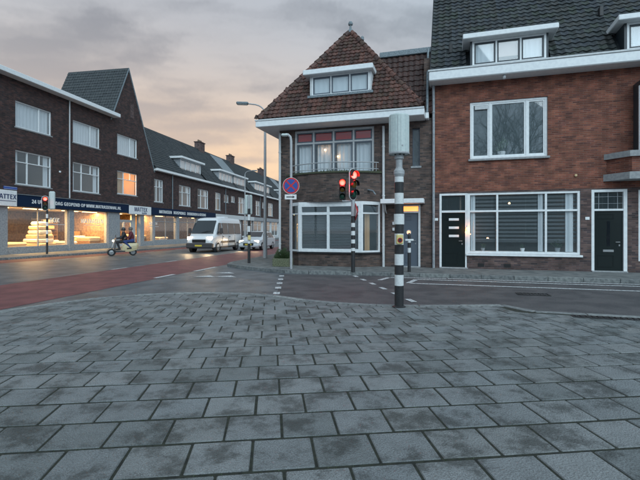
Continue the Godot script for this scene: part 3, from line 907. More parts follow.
func build_showroom() -> void:
	var turn := Basis(Vector3.UP, LEFT_TURN)
	bed("made up bed with cream duvet in the first showroom window", 1.6, -1.7, 1.9, 2.0, 0.3, M.cloth_cream, "beds in the showroom")
	bed("made up bed with white duvet behind the second showroom pane", 6.5, -1.9, 1.2, 2.0, 0.25, M.cloth_white, "beds in the showroom")
	bed("bed with cream duvet next to the shop entrance", 8.6, -1.5, 1.2, 1.8, 0.55, M.cloth_cream, "beds in the showroom")
	bed("bed standing behind the pane right beside the shop entrance", 15.6, -1.8, 1.6, 2.0, 0.6, M.cloth_cream, "beds in the showroom")
	bed("bed deep in the dim showroom behind the van", 19.8, -2.4, 1.6, 2.0, 0.35, M.cloth_white, "beds in the showroom")
	var names := ["bottom", "second", "third", "fourth", "fifth", "sixth", "top"]
	for k in 7:
		var f := 1.0 - k * 0.085
		var m := thing("mattress", "%s mattress of the tall stack in the first showroom window" % names[k], "mattress", LEFT_AT + turn * Vector3(4.2 + 0.06 * sin(k * 2.2), 0.14 + k * 0.285, -1.4), LEFT_TURN + 0.12 * sin(k * 1.7), "mattresses in the tall stack")
		part(m, "mattress_body", Geo.new().cbox(-0.85 * f, 0.85 * f, 0, 0.26, -0.7 * f, 0.7 * f, 0.07), M.cloth_white if k % 2 == 0 else M.cloth_cream)
		part(m, "piping", Geo.new().cbox(-0.855 * f, 0.855 * f, 0.12, 0.14, -0.705 * f, 0.705 * f, 0.005), M.wood if k % 2 else M.cloth_white)
	for a in [[7.3, -3.6, "wooden shelf unit with folded bedding behind the second showroom pane"], [11.3, -3.0, "wooden shelf unit seen through the shop door"], [1.2, -5.5, "tall wooden shelf unit at the back behind the cream bed"], [3.0, -4.2, "wooden shelf unit standing behind the tall mattress stack"]]:
		var s := thing("shelf_unit", a[2], "shelf", LEFT_AT + turn * Vector3(a[0], 0.14, a[1]), LEFT_TURN, "shelf units in the showroom")
		part(s, "side_panel", Geo.new().box(-0.7, -0.66, 0, 2.1, -0.2, 0.2), M.wood)
		part(s, "side_panel", Geo.new().box(0.66, 0.7, 0, 2.1, -0.2, 0.2), M.wood)
		part(s, "back_panel", Geo.new().box(-0.66, 0.66, 0, 2.1, -0.2, -0.18), M.wood)
		for k in 5:
			part(s, "shelf", Geo.new().box(-0.66, 0.66, 0.1 + k * 0.45, 0.14 + k * 0.45, -0.18, 0.2), M.wood)
			part(s, "bedding", Geo.new().cbox(-0.55 + 0.1 * (k % 2), 0.5 - 0.12 * (k % 3), 0.14 + k * 0.45, 0.4 + k * 0.45, -0.16, 0.14, 0.04), [M.cloth_cream, M.cloth_white, M.plaster_warm][k % 3])
	# screens between the window displays and the room behind
	for a in [[1.9, -2.95, 2.2, "dark folding screen behind the cream bed"], [6.0, -3.4, 0.9, "dark screen beside the shelf unit behind the second pane"], [20.0, -3.6, 3.4, "dark partition deep in the dim showroom"], [15.2, -3.2, 1.6, "dark screen behind the bed beside the shop entrance"]]:
		var s := thing("display_screen", a[3], "screen", LEFT_AT + turn * Vector3(a[0], 0.14, a[1]), LEFT_TURN, "screens in the showroom")
		part(s, "panel", Geo.new().cbox(-a[2] / 2, a[2] / 2, 0.1, 2.25, -0.03, 0.03, 0.01), plain(Color(0.035, 0.025, 0.02), 0.8))
		for q in [-1, 1]:
			part(s, "foot", Geo.new().box(q * a[2] * 0.4 - 0.04, q * a[2] * 0.4 + 0.04, 0, 0.1, -0.25, 0.25), M.black)
	# rows of long ceiling lamps
	var i := 0
	for a in [[-3.0, 5.0], [0.8, 6.5], [3.4, 6.5], [6.6, 6.0], [8.6, 6.0], [11.7, 5.0], [15.2, 5.0], [18.2, 3.5], [22.0, 2.5], [26.0, 2.0]]:
		var c := thing("ceiling_lamp", ["first", "second", "third", "fourth", "fifth", "sixth", "seventh", "eighth", "ninth", "tenth"][i] + " long warm ceiling lamp of the showroom, counted from the white sign end", "lamp", LEFT_AT + turn * Vector3(a[0], 2.9, -1.1), LEFT_TURN, "ceiling lamps in the showroom")
		part(c, "housing", Geo.new().cbox(-0.75, 0.75, 0.04, 0.1, -0.12, 0.12, 0.01), M.offwhite)
		part(c, "diffuser", Geo.new().cbox(-0.72, 0.72, 0.0, 0.04, -0.1, 0.1, 0.01), glow(Color(1.0, 0.82, 0.56), 4.0))
		var l := AreaLight3D.new()
		l.name = "lamp_light"
		l.area_size = Vector2(1.4, 0.2)
		l.light_color = Color(1.0, 0.79, 0.5)
		l.light_energy = a[1] * 2.9
		l.area_range = 14.0
		l.area_attenuation = 2.0
		l.shadow_enabled = true
		l.position = Vector3(0, -0.02, 0)
		l.rotation.x = -PI / 2
		c.add_child(l)
		i += 1

# ---------------------------------------------------------------- the two near houses

func right_house(called: String, label: String, t0: float) -> Node3D:
	var h := thing(called, label, "house", RIGHT_AT + Basis(Vector3.UP, RIGHT_TURN) * Vector3(t0, 0, 0), RIGHT_TURN)
	shift[h] = t0
	return h

func panel_door(h: Node3D, x0: float, x1: float, y0: float, y1: float, z: float, m: Material) -> MeshInstance3D:
	var d := part(h, "door", Geo.new().cbox(x0, x1, y0, y1, z - 0.05, z, 0.006), m)
	part(d, "handle", Geo.new().cyl(Vector3(x1 - 0.1, y0 + 1.0, z), Vector3(x1 - 0.1, y0 + 1.0, z + 0.05), 0.012, -1, 8).cyl(Vector3(x1 - 0.1, y0 + 1.0, z + 0.05), Vector3(x1 - 0.22, y0 + 1.0, z + 0.05), 0.011, -1, 8), M.rim)
	for q in [[y0 + 0.14, y0 + 0.55], [y0 + 1.78, y1 - 0.1]]:      # raised mouldings
		part(d, "moulding", Geo.new().cbox(x0 + 0.1, x1 - 0.26, q[0], q[0] + 0.025, z, z + 0.012, 0.004).cbox(x0 + 0.1, x1 - 0.26, q[1] - 0.025, q[1], z, z + 0.012, 0.004).cbox(x0 + 0.1, x0 + 0.125, q[0] + 0.025, q[1] - 0.025, z, z + 0.012, 0.004).cbox(x1 - 0.285, x1 - 0.26, q[0] + 0.025, q[1] - 0.025, z, z + 0.012, 0.004), m)
	part(d, "keyhole_plate", Geo.new().cbox(x1 - 0.12, x1 - 0.08, y0 + 0.86, y0 + 0.92, z, z + 0.012, 0.003), M.rim)
	return d

func build_red_house() -> void:
	var h := right_house("brick_house", "red brick house with dark tiled roof, wide white windows and black doors", -0.33)
	var x1 := 9.0
	var z0 := 0.0
	var upper := [[1.03, 3.62, 4.16, 6.27]]
	part(h, "wall", wall(Geo.new(), -0.33, x1, 2.98, 7.0, z0, 0.3, upper + [[6.3, 8.2, 4.3, 6.2]]), M.brick_red)
	part(h, "lower_wall", wall(Geo.new(), -0.33, x1, 0, 2.98, z0 - 0.004, 0.3, [[-0.06, 0.92, -1, 2.92], [0.92, 4.64, 0.68, 2.92], [4.97, 6.03, -1, 2.93], [6.35, 8.2, 0.5, 2.9]]), M.brick_purple)
	part(h, "side_wall", Geo.new().box(-0.33, -0.03, 0, 7.0, -9, -0.3).box(x1 - 0.3, x1, 0, 7.0, -9, -0.3).box(-0.33, x1, 0, 7.0, -9.3, -9), M.brick_red)
	# upper window: narrow left light with a vent on top, wide middle, right light
	window(h, 1.03, 3.62, 4.16, 6.27, -0.05, [[6.27, [1.72, 2.95]]], {"sill": M.concrete, "sill_out": 0.14, "room": M.dim_walls, "fw": 0.08, "double": 1, "deep": 6.0, "curtain": "", "sash": M.white})
	part(h, "vent_light", Geo.new().cbox(1.2, 1.66, 5.98, 6.12, -0.045, -0.015, 0.006), M.offwhite)
	# ground: door and long window in one white frame
	part(h, "door_frame", Geo.new().cbox(-0.06, 0.02, 0.1, 2.92, -0.12, -0.01, 0.006).cbox(0.86, 0.95, 0.1, 2.92, -0.12, -0.01, 0.006).cbox(0.02, 0.86, 2.84, 2.92, -0.12, -0.01, 0.006).cbox(0.02, 0.86, 2.2, 2.28, -0.12, -0.012, 0.006), M.white)
	var d := panel_door(h, 0.025, 0.855, 0.14, 2.195, -0.06, M.blackgloss)
	for k in 3:
		part(d, "letter_slot", Geo.new().cbox(0.28, 0.64, 1.28 + k * 0.31, 1.37 + k * 0.31, -0.06, -0.045, 0.005), M.white)
	part(h, "transom_pane", Geo.new().box(0.02, 0.86, 2.28, 2.84, -0.08, -0.074), M.glass)
	var w := window(h, 0.95, 4.64, 0.68, 2.92, -0.03, [[2.24, [1.97, 3.57]], [2.92, [1.97, 3.57]]], {"sill": M.white, "fw": 0.085, "room": M.dim_walls, "curtain": "duo", "blind_top": 2.84, "deep": 6.5, "drop": 0.5, "pad": 0.0})
	for q in [[1.06, 1.22], [3.33, 3.5], [4.2, 4.45]]:
		part(w, "curtain", folds(Geo.new(), q[0], q[1], 0.78, 2.84, -0.14, 2.0, 0.02), M.sheer)
	# the other door
	part(h, "door_frame", Geo.new().cbox(4.97, 5.06, 0.1, 2.93, -0.12, 0.0, 0.006).cbox(5.92, 6.03, 0.1, 2.93, -0.12, 0.0, 0.006).cbox(5.06, 5.92, 2.84, 2.93, -0.12, 0.0, 0.006).cbox(5.06, 5.92, 2.2, 2.27, -0.12, -0.003, 0.006), M.white)
	d = panel_door(h, 5.065, 5.915, 0.14, 2.195, -0.06, M.blackgloss)
	part(d, "door_glass", Geo.new().cbox(5.44, 5.54, 1.0, 1.85, -0.06, -0.052, 0.003), M.carglass)
	part(d, "letter_slot", Geo.new().cbox(5.33, 5.65, 0.8, 0.88, -0.06, -0.045, 0.005), M.rim)
	var tp := part(h, "transom_pane", Geo.new().box(5.06, 5.92, 2.27, 2.84, -0.08, -0.074), M.glass)
	part(tp, "lead_strip", Geo.new().box(5.2, 5.215, 2.27, 2.84, -0.073, -0.068).box(5.48, 5.495, 2.27, 2.84, -0.073, -0.068).box(5.76, 5.775, 2.27, 2.84, -0.073, -0.068).box(5.06, 5.92, 2.45, 2.462, -0.073, -0.069).box(5.06, 5.92, 2.68, 2.692, -0.073, -0.069), M.greypaint)
	room(h, 5.0, 6.0, 0.1, 2.95, -3.0, -0.31, M.dim_walls)
	room(h, -0.02, 0.68, 0.1, 2.95, -3.0, -0.31, M.dim_walls)
	window(h, 6.35, 8.2, 0.5, 2.9, -0.05, [[2.9, [7.2]]], {"room": M.dim_walls, "fw": 0.09, "pad": 0.05})
	part(h, "doorstep", Geo.new().cbox(-0.06, 0.95, 0.1, 0.16, -0.3, 0.08, 0.01), M.concrete)
	part(h, "doorstep", Geo.new().cbox(4.97, 6.03, 0.1, 0.16, -0.3, 0.08, 0.01), M.concrete)
	for q in [-0.24, 4.78]:
		part(h, "number_plate", Geo.new().cbox(q, q + 0.13, 1.9, 2.0, 0.0, 0.02, 0.005), M.white)
	for q in [1.3, 2.2]:
		part(h, "air_grate", Geo.new().cbox(q, q + 0.22, 0.2, 0.32, -0.004, 0.006, 0.002), M.black)
	part(h, "alarm_lamp", Geo.new().cbox(4.45, 4.53, 3.4, 3.48, 0.0, 0.06, 0.015), plain(Color(0.6, 0.45, 0.25), 0.5))
	# bay on the upper storey
	var plan := PackedVector2Array([Vector2(5.42, 0.003), Vector2(5.95, 0.62), Vector2(8.6, 0.62), Vector2(9.1, 0.003)])
	for a in [[3.2, 3.43, 0.1, M.concrete, "bay_slab"], [3.43, 3.93, 0.0, M.brick_red, "bay_apron"], [3.93, 4.12, 0.08, M.concrete, "bay_cap"]]:
		var q := PackedVector2Array()
		for p in plan:
			q.append(Vector2(p.x + (a[2] * (-1 if p.x < 7 else 1)), p.y + (a[2] if p.y > 0.1 else 0.0)))
		part(h, a[4], Geo.new().prism(q, Vector3(0, a[0], 0), Vector3.RIGHT, Vector3.BACK, Vector3(0, a[1] - a[0], 0)), a[3])
	window(h, 6.2, 8.3, 4.125, 6.25, 0.5, [[6.25, [6.9, 7.6]]], {"frame": M.white, "sash": M.dark_sash, "fw": 0.08, "double": 1})
	part(h, "bay_body", Geo.new().box(6.2, 6.28, 4.125, 6.25, 0.003, 0.4).box(8.22, 8.3, 4.125, 6.25, 0.003, 0.4).box(6.2, 8.3, 6.252, 6.4, 0.003, 0.55), M.dark_sash)
	room(h, 6.3, 8.2, 4.1, 6.3, -3.0, -0.31, M.dim_walls)
	# eaves
	part(h, "gutter", Geo.new().cbox(-0.42, x1 + 0.3, 7.0, 7.34, -0.3, 0.62, 0.03), M.white)
	part(h, "gutter_lip", Geo.new().box(-0.44, x1 + 0.3, 7.342, 7.4, 0.5, 0.64), M.offwhite)
	var spot := part(h, "eaves_lamp", Geo.new().cyl(Vector3(2.15, 7.0, 0.45), Vector3(2.15, 6.9, 0.5), 0.05, 0.07, 10), M.steel)
	part(spot, "lens", Geo.new().cyl(Vector3(2.15, 6.9, 0.5), Vector3(2.15, 6.88, 0.51), 0.05, -1, 10), M.white)
	# roof
	var top := Vector2(-4.3, 13.2)
	var eave := Vector2(0.35, 7.38)
	part(h, "roof_slope", Geo.new().prism(PackedVector2Array([eave + Vector2(0, -0.05), top, Vector2(-9.0, 7.3)]), Vector3(-0.33, 0, 0), Vector3.BACK, Vector3.UP, Vector3(x1 + 0.33, 0, 0)), M.tile_grey)
	var up := Vector3(0, top.y - eave.y, top.x - eave.x)
	var len := up.length()
	up = up.normalized()
	var sk := []
	for q in [[1.0, 3.6], [5.78, 8.43]]:
		sk.append(PackedVector2Array([Vector2(q[0] + 0.33, -0.1), Vector2(q[1] + 0.33, -0.1), Vector2(q[1] + 0.33, 1.25), Vector2(q[0] + 0.33, 1.25)]))
	lay_tiles(h, Vector3(-0.36, eave.y - 0.01, eave.x + 0.03), Vector3.RIGHT, up, PackedVector2Array([Vector2(0, 0), Vector2(x1 + 0.33, 0), Vector2(x1 + 0.33, len), Vector2(0, len)]), sk, 0.25, 0.29, M.tile_grey, [Color(1, 1, 1), Color(0.75, 0.8, 0.82), Color(1.25, 1.25, 1.2), Color(0.9, 0.95, 1.05), Color(1.1, 1.02, 0.9), Color(0.65, 0.7, 0.65), Color(0.95, 1.05, 0.8)])
	part(h, "verge_board", Geo.new().prism(PackedVector2Array([eave + Vector2(0.1, -0.1), top + Vector2(0, 0.1), top + Vector2(0, -0.2), eave + Vector2(0.1, -0.35)]), Vector3(-0.4, 0, 0), Vector3.BACK, Vector3.UP, Vector3(0.05, 0, 0)), M.tile_grey)
	for q in [[1.02, 3.56], [5.8, 8.4]]:
		var fz := 0.42
		var dm := part(h, "dormer", Geo.new().cbox(q[0] - 0.26, q[1] + 0.26, 8.33, 8.51, -0.9, 0.74, 0.02), M.white)
		for cx in [q[0], q[1] - 0.07]: part(dm, "dormer_cheek", Geo.new().box(cx, cx + 0.07, 7.38, 8.33, -0.8, fz), M.dark_sash)
		var a: float = q[0] + 0.07
		var b: float = q[1] - 0.07
		var ww := window(h, a, b, 7.42, 8.33, fz + 0.02, [[8.33, [lerpf(a, b, 0.335), lerpf(a, b, 0.665)]]], {"sash": M.dark_sash, "double": 1})
		part(ww, "curtain", folds(Geo.new(), a + 0.05, lerpf(a, b, 0.32), 7.5, 8.29, fz - 0.085, 5.0, 0.008), M.sheer)
		part(ww, "curtain", folds(Geo.new(), lerpf(a, b, 0.68), b - 0.05, 7.5, 8.29, fz - 0.085, 5.0, 0.008), M.sheer)
		part(ww, "roller_blind", Geo.new().box(lerpf(a, b, 0.35), lerpf(a, b, 0.65), 7.7, 8.29, fz - 0.085, fz - 0.08), M.roller)
		room(h, a, b, 7.4, 8.29, -0.9, fz - 0.2, M.dim_walls)
	for q in [[0.35, 1.15], [2.3, 2.0], [5.6, 2.5]]:
		var at: Vector3 = Vector3(q[0], eave.y, eave.x) + up * q[1]
		part(h, "roof_vent", Geo.new().cbox(q[0] - 0.07, q[0] + 0.07, at.y, at.y + 0.36, at.z - 0.1, at.z + 0.12, 0.02), M.black)
	downpipe(h, -0.27, 0.12, 7.0, 0.06, 0.05, M.greypaint)

func ring(cx: float, cz: float, r: float, a0: float, a1: float, n: int) -> PackedVector2Array:
	var p := PackedVector2Array()
	for k in n + 1:
		var a := lerpf(a0, a1, float(k) / n)
		p.append(Vector2(cx + sin(a) * r, cz + cos(a) * r))
	return p

func build_corner_house() -> void:
	var h := right_house("corner_house", "brown brick corner house with pointed red tiled roof and white bay window", -6.54)
	var lx := -6.54
	var rx := -0.34
	part(h, "wall", wall(Geo.new(), lx, rx, 0, 5.8, 0, 0.3, [[-5.88, -2.54, 2.9, 5.66], [-5.95, -2.45, 0.66, 2.62], [-1.06, -0.78, 4.0, 5.45], [-1.5, -0.76, 0, 2.52]]), M.brick_brown)
	part(h, "side_wall", Geo.new().box(lx, lx + 0.3, 0, 5.8, -8.0, -0.3).box(rx - 0.3, rx, 0, 8.2, -8.0, -0.3).box(lx, rx, 0, 5.8, -8.3, -8.0), M.brick_brown)
	# bay on the street: plinth, three windows, bowed parapet above
	var plan := PackedVector2Array([Vector2(-6.1, 0.003), Vector2(-5.5, 0.55), Vector2(-2.93, 0.55), Vector2(-2.3, 0.003)])
	part(h, "bay_plinth", Geo.new().prism(plan, Vector3(0, 0.08, 0), Vector3.RIGHT, Vector3.BACK, Vector3(0, 0.54, 0)), M.brick_brown)
	var sillp := PackedVector2Array([Vector2(-6.2, 0.003), Vector2(-5.53, 0.62), Vector2(-2.9, 0.62), Vector2(-2.2, 0.003)])
	part(h, "bay_sill", Geo.new().prism(sillp, Vector3(0, 0.62, 0), Vector3.RIGHT, Vector3.BACK, Vector3(0, 0.055, 0)), M.black)
	window(h, -5.5, -2.93, 0.68, 2.6, 0.555, [[2.2, [-4.27]], [2.6, [-4.27]]], {"fw": 0.13, "curtain": "blind", "blind": M.blind_light, "blind_top": 2.15})
	for s in [0, 1]:
		var a := Vector2(-6.1, 0.0) if s == 0 else Vector2(-2.93, 0.55)
		var b := Vector2(-5.5, 0.55) if s == 0 else Vector2(-2.3, 0.0)
		var dir := b - a
		var tr := Transform3D(Basis(Vector3.UP, atan2(-dir.y, dir.x)), Vector3(a.x, 0, a.y))
		var sw := window(h, 0.0, dir.length(), 0.68, 2.6, 0.0, [[2.2, []], [2.6, []]], {"fw": 0.07, "at": tr})
		part(sw, "curtain", folds(Geo.new(), 0.25, 0.5, 0.7, 2.2, -0.2, 2.0, 0.03), M.curtain_warm)
	part(h, "bay_ceiling", Geo.new().prism(PackedVector2Array([Vector2(-6.1, -0.32), Vector2(-6.1, 0.003), Vector2(-5.5, 0.55), Vector2(-2.93, 0.55), Vector2(-2.3, 0.003), Vector2(-2.3, -0.32)]), Vector3(0, 2.6, 0), Vector3.RIGHT, Vector3.BACK, Vector3(0, 0.06, 0)), M.white)
	room(h, -6.15, -2.25, 0.55, 2.66, -6.5, -0.31, M.dim_walls)
	# parapet: an arc through both ends of the bay
	var r := 3.1
	var half := 1.98
	var ang := asin(half / r)
	var cz := -r * cos(ang)
	var outer := ring(-4.2, cz, r, -ang, ang, 18)
	var inner := ring(-4.2, cz, r - 0.22, -ang, ang, 18)
	inner.reverse()
	part(h, "balcony_parapet", Geo.new().prism(outer + inner, Vector3(0, 2.665, 0), Vector3.RIGHT, Vector3.BACK, Vector3(0, 1.1, 0)), M.brick_brown)
	var oc := ring(-4.2, cz, r + 0.05, -ang, ang, 18)
	var ic := ring(-4.2, cz, r - 0.27, -ang, ang, 18)
	ic.reverse()
	part(h, "parapet_coping", Geo.new().prism(oc + ic, Vector3(0, 3.768, 0), Vector3.RIGHT, Vector3.BACK, Vector3(0, 0.07, 0)), M.moss)
	var fl := ring(-4.2, cz, r - 0.22, -ang, ang, 18)
	part(h, "balcony_floor", Geo.new().prism(fl, Vector3(0, 2.7, 0), Vector3.RIGHT, Vector3.BACK, Vector3(0, 0.12, 0)), M.zinc)
	for q in [[3.95, 0.016], [4.2, 0.022]]:
		var pts := []
		var rad := []
		for p in ring(-4.2, cz, r - 0.1, -ang, ang, 18):
			pts.append(Vector3(p.x, q[0], p.y))
			rad.append(q[1])
		pts.push_front(Vector3(pts[0].x - 0.08, q[0], -0.01))
		pts.append(Vector3(pts[-1].x + 0.08, q[0], -0.01))
		rad += [q[1], q[1]]
		part(h, "railing", Geo.new().tube(pts, rad, 6), M.steel)
	for p in ring(-4.2, cz, r - 0.1, -ang * 0.9, ang * 0.9, 4):
		part(h, "railing_post", Geo.new().cyl(Vector3(p.x, 3.84, p.y), Vector3(p.x, 4.21, p.y), 0.014, -1, 6), M.steel)
	# tufts growing on the coping
	var tuft := Geo.new()
	for k in 170:
		var a := rng.randf_range(-ang, ang)
		var bunch := 0.5 + 0.5 * sin(a * 9.0 + 1.0)
		var p := Vector3(-4.2 + sin(a) * (r - 0.05 + rng.randf_range(-0.12, 0.14)), 3.83, cz + cos(a) * (r - 0.05 + rng.randf_range(-0.12, 0.14)))
		leaf(tuft, p, Vector3(rng.randf_range(-1, 1), rng.randf_range(0.3, 1.0), rng.randf_range(-1, 1)).normalized(), rng.randf_range(0.04, 0.1) * (0.5 + bunch), 0.03)
	part(h, "foliage", tuft, M.leaf).set_meta("kind", "stuff")
	# upper window: four lights, stained top lights, blue-grey doors in the middle
	var u := window(h, -5.88, -2.54, 2.9, 5.66, -0.06, [[5.13, [-5.06, -4.21, -3.38]], [5.66, [-5.06, -4.21, -3.38]]], {"frame": M.offwhite, "fw": 0.09, "sash": M.bluegrey, "top_glass": M.glass_red, "curtain": "", "room": M.dim_walls, "drop": 0.1})
	for q in [[-5.75, -5.15], [-4.95, -4.3], [-4.1, -3.5], [-3.3, -2.65]]:
		part(u, "curtain", folds(Geo.new(), q[0], q[1], 3.0, 5.1, -0.24, 4.0, 0.02), M.sheer)
	# narrow window, door, canopy
	window(h, -1.06, -0.78, 4.0, 5.45, -0.08, [[5.45, []]], {"frame": M.bluegrey, "fw": 0.04, "room": M.dim_walls, "pad": 0.1, "sill": M.concrete})
	part(h, "door_frame", Geo.new().cbox(-1.5, -1.43, 0.1, 2.52, -0.12, 0.004, 0.006).cbox(-0.84, -0.76, 0.1, 2.52, -0.12, 0.004, 0.006).cbox(-1.43, -0.84, 2.46, 2.52, -0.12, 0.004, 0.006).cbox(-1.43, -0.84, 2.2, 2.27, -0.12, 0.001, 0.006), M.offwhite)
	var d := panel_door(h, -1.425, -0.845, 0.14, 2.19, -0.06, M.bluegrey)
	part(d, "porthole", Geo.new().cyl(Vector3(-1.2, 1.46, -0.062), Vector3(-1.2, 1.46, -0.05), 0.07, -1, 16), glow(Color(1.0, 0.55, 0.25), 1.6))
	part(d, "porthole_rim", Geo.new().lathe(Vector3(-1.2, 1.46, -0.06), Vector3.BACK, [[0.1, 0.0], [0.1, 0.02], [0.07, 0.02], [0.07, 0.0]], 16), M.steel)
	part(h, "transom_light", Geo.new().box(-1.43, -0.84, 2.27, 2.46, -0.07, -0.064), glow(Color(1.0, 0.55, 0.16), 1.5))
	room(h, -1.6, -0.66, 0.1, 2.6, -2.5, -0.31, M.dim_walls)
	part(h, "canopy", Geo.new().cbox(-2.2, -0.6, 2.55, 2.72, 0.003, 0.62, 0.012), M.white)
	part(h, "bracket", Geo.new().tube([Vector3(-2.05, 2.2, 0.01), Vector3(-2.05, 2.3, 0.25), Vector3(-2.05, 2.55, 0.4)], [0.02, 0.02, 0.02], 6), M.offwhite)
	for q in [[1.75, 0.12], [1.52, 0.12]]:
		part(h, "letter_box", Geo.new().cbox(-1.82, -1.68, q[0], q[0] + q[1], 0.003, 0.05, 0.008), M.offwhite)
	part(h, "doorstep", Geo.new().cbox(-1.5, -0.76, 0.1, 0.16, -0.3, 0.1, 0.01), M.concrete)
	downpipe(h, -2.16, 0.12, 5.6, 0.07, 0.05, M.offwhite)
	downpipe(h, -6.5, 0.12, 5.6, 0.07, 0.05, M.offwhite)
	part(h, "wall_bracket", Geo.new().tube([Vector3(-2.75, 3.12, 0.3), Vector3(-2.5, 3.05, 0.5), Vector3(-2.4, 2.9, 0.5)], [0.03, 0.03, 0.03], 6), M.zinc)
	# eaves
	var e0 := -7.24
	var e1 := -0.57
	var ez := 0.88
	part(h, "eaves", Geo.new().cbox(e0, e1, 5.72, 5.96, -8.9, ez, 0.02), M.white)
	part(h, "eaves_lip", Geo.new().box(e0 - 0.02, e1, 5.962, 6.02, -8.9, ez + 0.02), M.offwhite)
	part(h, "gutter_end", Geo.new().cbox(e1 + 0.005, rx - 0.1, 5.72, 5.96, -0.2, 0.3, 0.02), M.white)
	# pyramid roof with a short ridge running back
	var apex := Vector3(-3.92, 10.3, -1.9)
	var back := Vector3(-3.92, 10.3, -4.6)
	var yb := 6.0
	var c := [Vector3(e0 + 0.06, yb, ez - 0.06), Vector3(e1 - 0.04, yb, ez - 0.06), Vector3(e1 - 0.04, yb, -8.0), Vector3(e0 + 0.06, yb, -8.0)]
	var g := Geo.new()
	g.tri(c[0], c[1], apex)
	g.quad(c[1], c[2], back, apex)
	g.tri(c[2], c[3], back)
	g.quad(c[3], c[0], apex, back)
	part(h, "roof_slope", g, M.tile_red)
	var tones := [Color(1, 1, 1), Color(0.6, 0.6, 0.62), Color(1.3, 1.2, 1.15), Color(0.75, 0.85, 0.75), Color(1.2, 1.05, 1.0), Color(0.85, 0.8, 0.8), Color(0.5, 0.55, 0.5)]
	var up: Vector3 = apex - Vector3(apex.x, c[0].y, c[0].z)
	var len := up.length()
	var wd: float = c[1].x - c[0].x
	var ax: float = apex.x - c[0].x
	var dq := [-5.09, -2.59]
	var skip := [PackedVector2Array([Vector2(dq[0] - c[0].x, 1.12), Vector2(dq[1] - c[0].x, 1.12), Vector2(dq[1] - c[0].x, 2.2), Vector2(dq[0] - c[0].x, 2.2)])]
	lay_tiles(h, c[0] + Vector3(0, 0.03, 0.03), Vector3.RIGHT, up.normalized(), PackedVector2Array([Vector2(-0.1, 0), Vector2(wd + 0.1, 0), Vector2(ax, len)]), skip, 0.2, 0.22, M.tile_red, tones)
	# the face towards the neighbour
	var ur: Vector3 = apex - Vector3(c[1].x, c[1].y, apex.z)
	lay_tiles(h, Vector3(c[1].x + 0.02, yb + 0.03, c[1].z), Vector3.FORWARD, ur.normalized(), PackedVector2Array([Vector2(0, 0), Vector2(8.8, 0), Vector2(c[1].z - back.z, ur.length()), Vector2(c[1].z - apex.z, ur.length())]), [], 0.22, 0.25, M.tile_red, tones, 0)
	# hip tiles, one after the other up both front edges
	for s in [0, 1]:
		var a: Vector3 = c[s] + Vector3(0.05 if s == 0 else -0.05, 0.1, -0.05)
		var dirn: Vector3 = (apex + Vector3(0, 0.1, 0) - a)
		var n := int(dirn.length() / 0.33)
		dirn = dirn.normalized()
		for k in n:
			var p0: Vector3 = a + dirn * (k * 0.33)
			part(h, "hip_tile", Geo.new().tube([p0, p0 + dirn * 0.4], [0.135, 0.095], 8), tinted(M.tile_red, tones[(k * 3 + s) % 5]))
	part(h, "ridge", Geo.new().tube([apex + Vector3(0, 0.06, 0), back + Vector3(0, 0.06, 0)], [0.12, 0.12], 8), M.tile_red)
	part(h, "finial", Geo.new().lathe(apex, Vector3.UP, [[0.16, 0.0], [0.14, 0.12], [0.05, 0.2], [0.045, 0.34], [0.1, 0.38], [0.11, 0.44], [0.07, 0.52], [0.0, 0.56]], 12), M.zinc)
	part(h, "finial", Geo.new().lathe(back, Vector3.UP, [[0.12, 0.0], [0.09, 0.5], [0.05, 0.62], [0.05, 0.8], [0.09, 0.85], [0.08, 1.0], [0.0, 1.08]], 12), M.zinc)
	# dormer
	var fz := 0.32
	var dm := part(h, "dormer", Geo.new().cbox(dq[0] - 0.22, dq[1] + 0.1, 7.73, 7.93, -1.2, fz + 0.27, 0.02), M.white)
	for cx in [dq[0], dq[1] - 0.08]: part(dm, "dormer_cheek", Geo.new().box(cx, cx + 0.08, 6.92, 7.73, -0.9, fz), M.offwhite)
	part(dm, "dormer_sill", Geo.new().cbox(dq[0] - 0.08, dq[1] + 0.08, 6.84, 6.94, -0.2, fz + 0.12, 0.01), M.zinc)
	var a0: float = dq[0] + 0.08
	var b0: float = dq[1] - 0.08
	window(h, a0, b0, 6.94, 7.73, fz + 0.01, [[7.73, [lerpf(a0, b0, 0.34), lerpf(a0, b0, 0.67)]]], {"frame": M.white, "sash": M.bluegrey, "double": 1, "fw": 0.05}).add_child(named_curtain(a0, b0, fz))
	room(h, a0, b0, 6.92, 7.7, -0.9, fz - 0.23, M.dim_walls)
	# steep tiled wall with a flat roof between this roof and the neighbour
	var mz := Vector2(0.05, 5.97)
	var mt := Vector2(-0.95, 8.62)
	part(h, "mansard", Geo.new().prism(PackedVector2Array([mz, mt, Vector2(-5.5, 8.62), Vector2(-5.5, 5.97)]), Vector3(-3.4, 0, 0), Vector3.BACK, Vector3.UP, Vector3(3.4 + rx, 0, 0)), M.tile_red)
	var mu := Vector3(0, mt.y - mz.y, mt.x - mz.x)
	lay_tiles(h, Vector3(-3.4, mz.y + 0.02, mz.x + 0.03), Vector3.RIGHT, mu.normalized(), PackedVector2Array([Vector2(0, 0), Vector2(3.0, 0), Vector2(3.0, mu.length()), Vector2(0, mu.length())]), [], 0.22, 0.25, M.tile_red, [Color(0.5, 0.52, 0.55), Color(0.42, 0.42, 0.45), Color(0.6, 0.55, 0.55)], 0)
	part(h, "roof_edge", Geo.new().cbox(-2.45, rx + 0.0, 8.62, 8.84, -5.6, mt.y * 0 + mt.x + 0.16, 0.02), M.zinc)
	part(h, "downpipe", Geo.new().tube([Vector3(-0.5, 8.7, -0.65), Vector3(-0.5, 8.3, -0.55), Vector3(-0.5, 5.95, 0.28)], [0.05, 0.05, 0.05], 8), M.zinc)

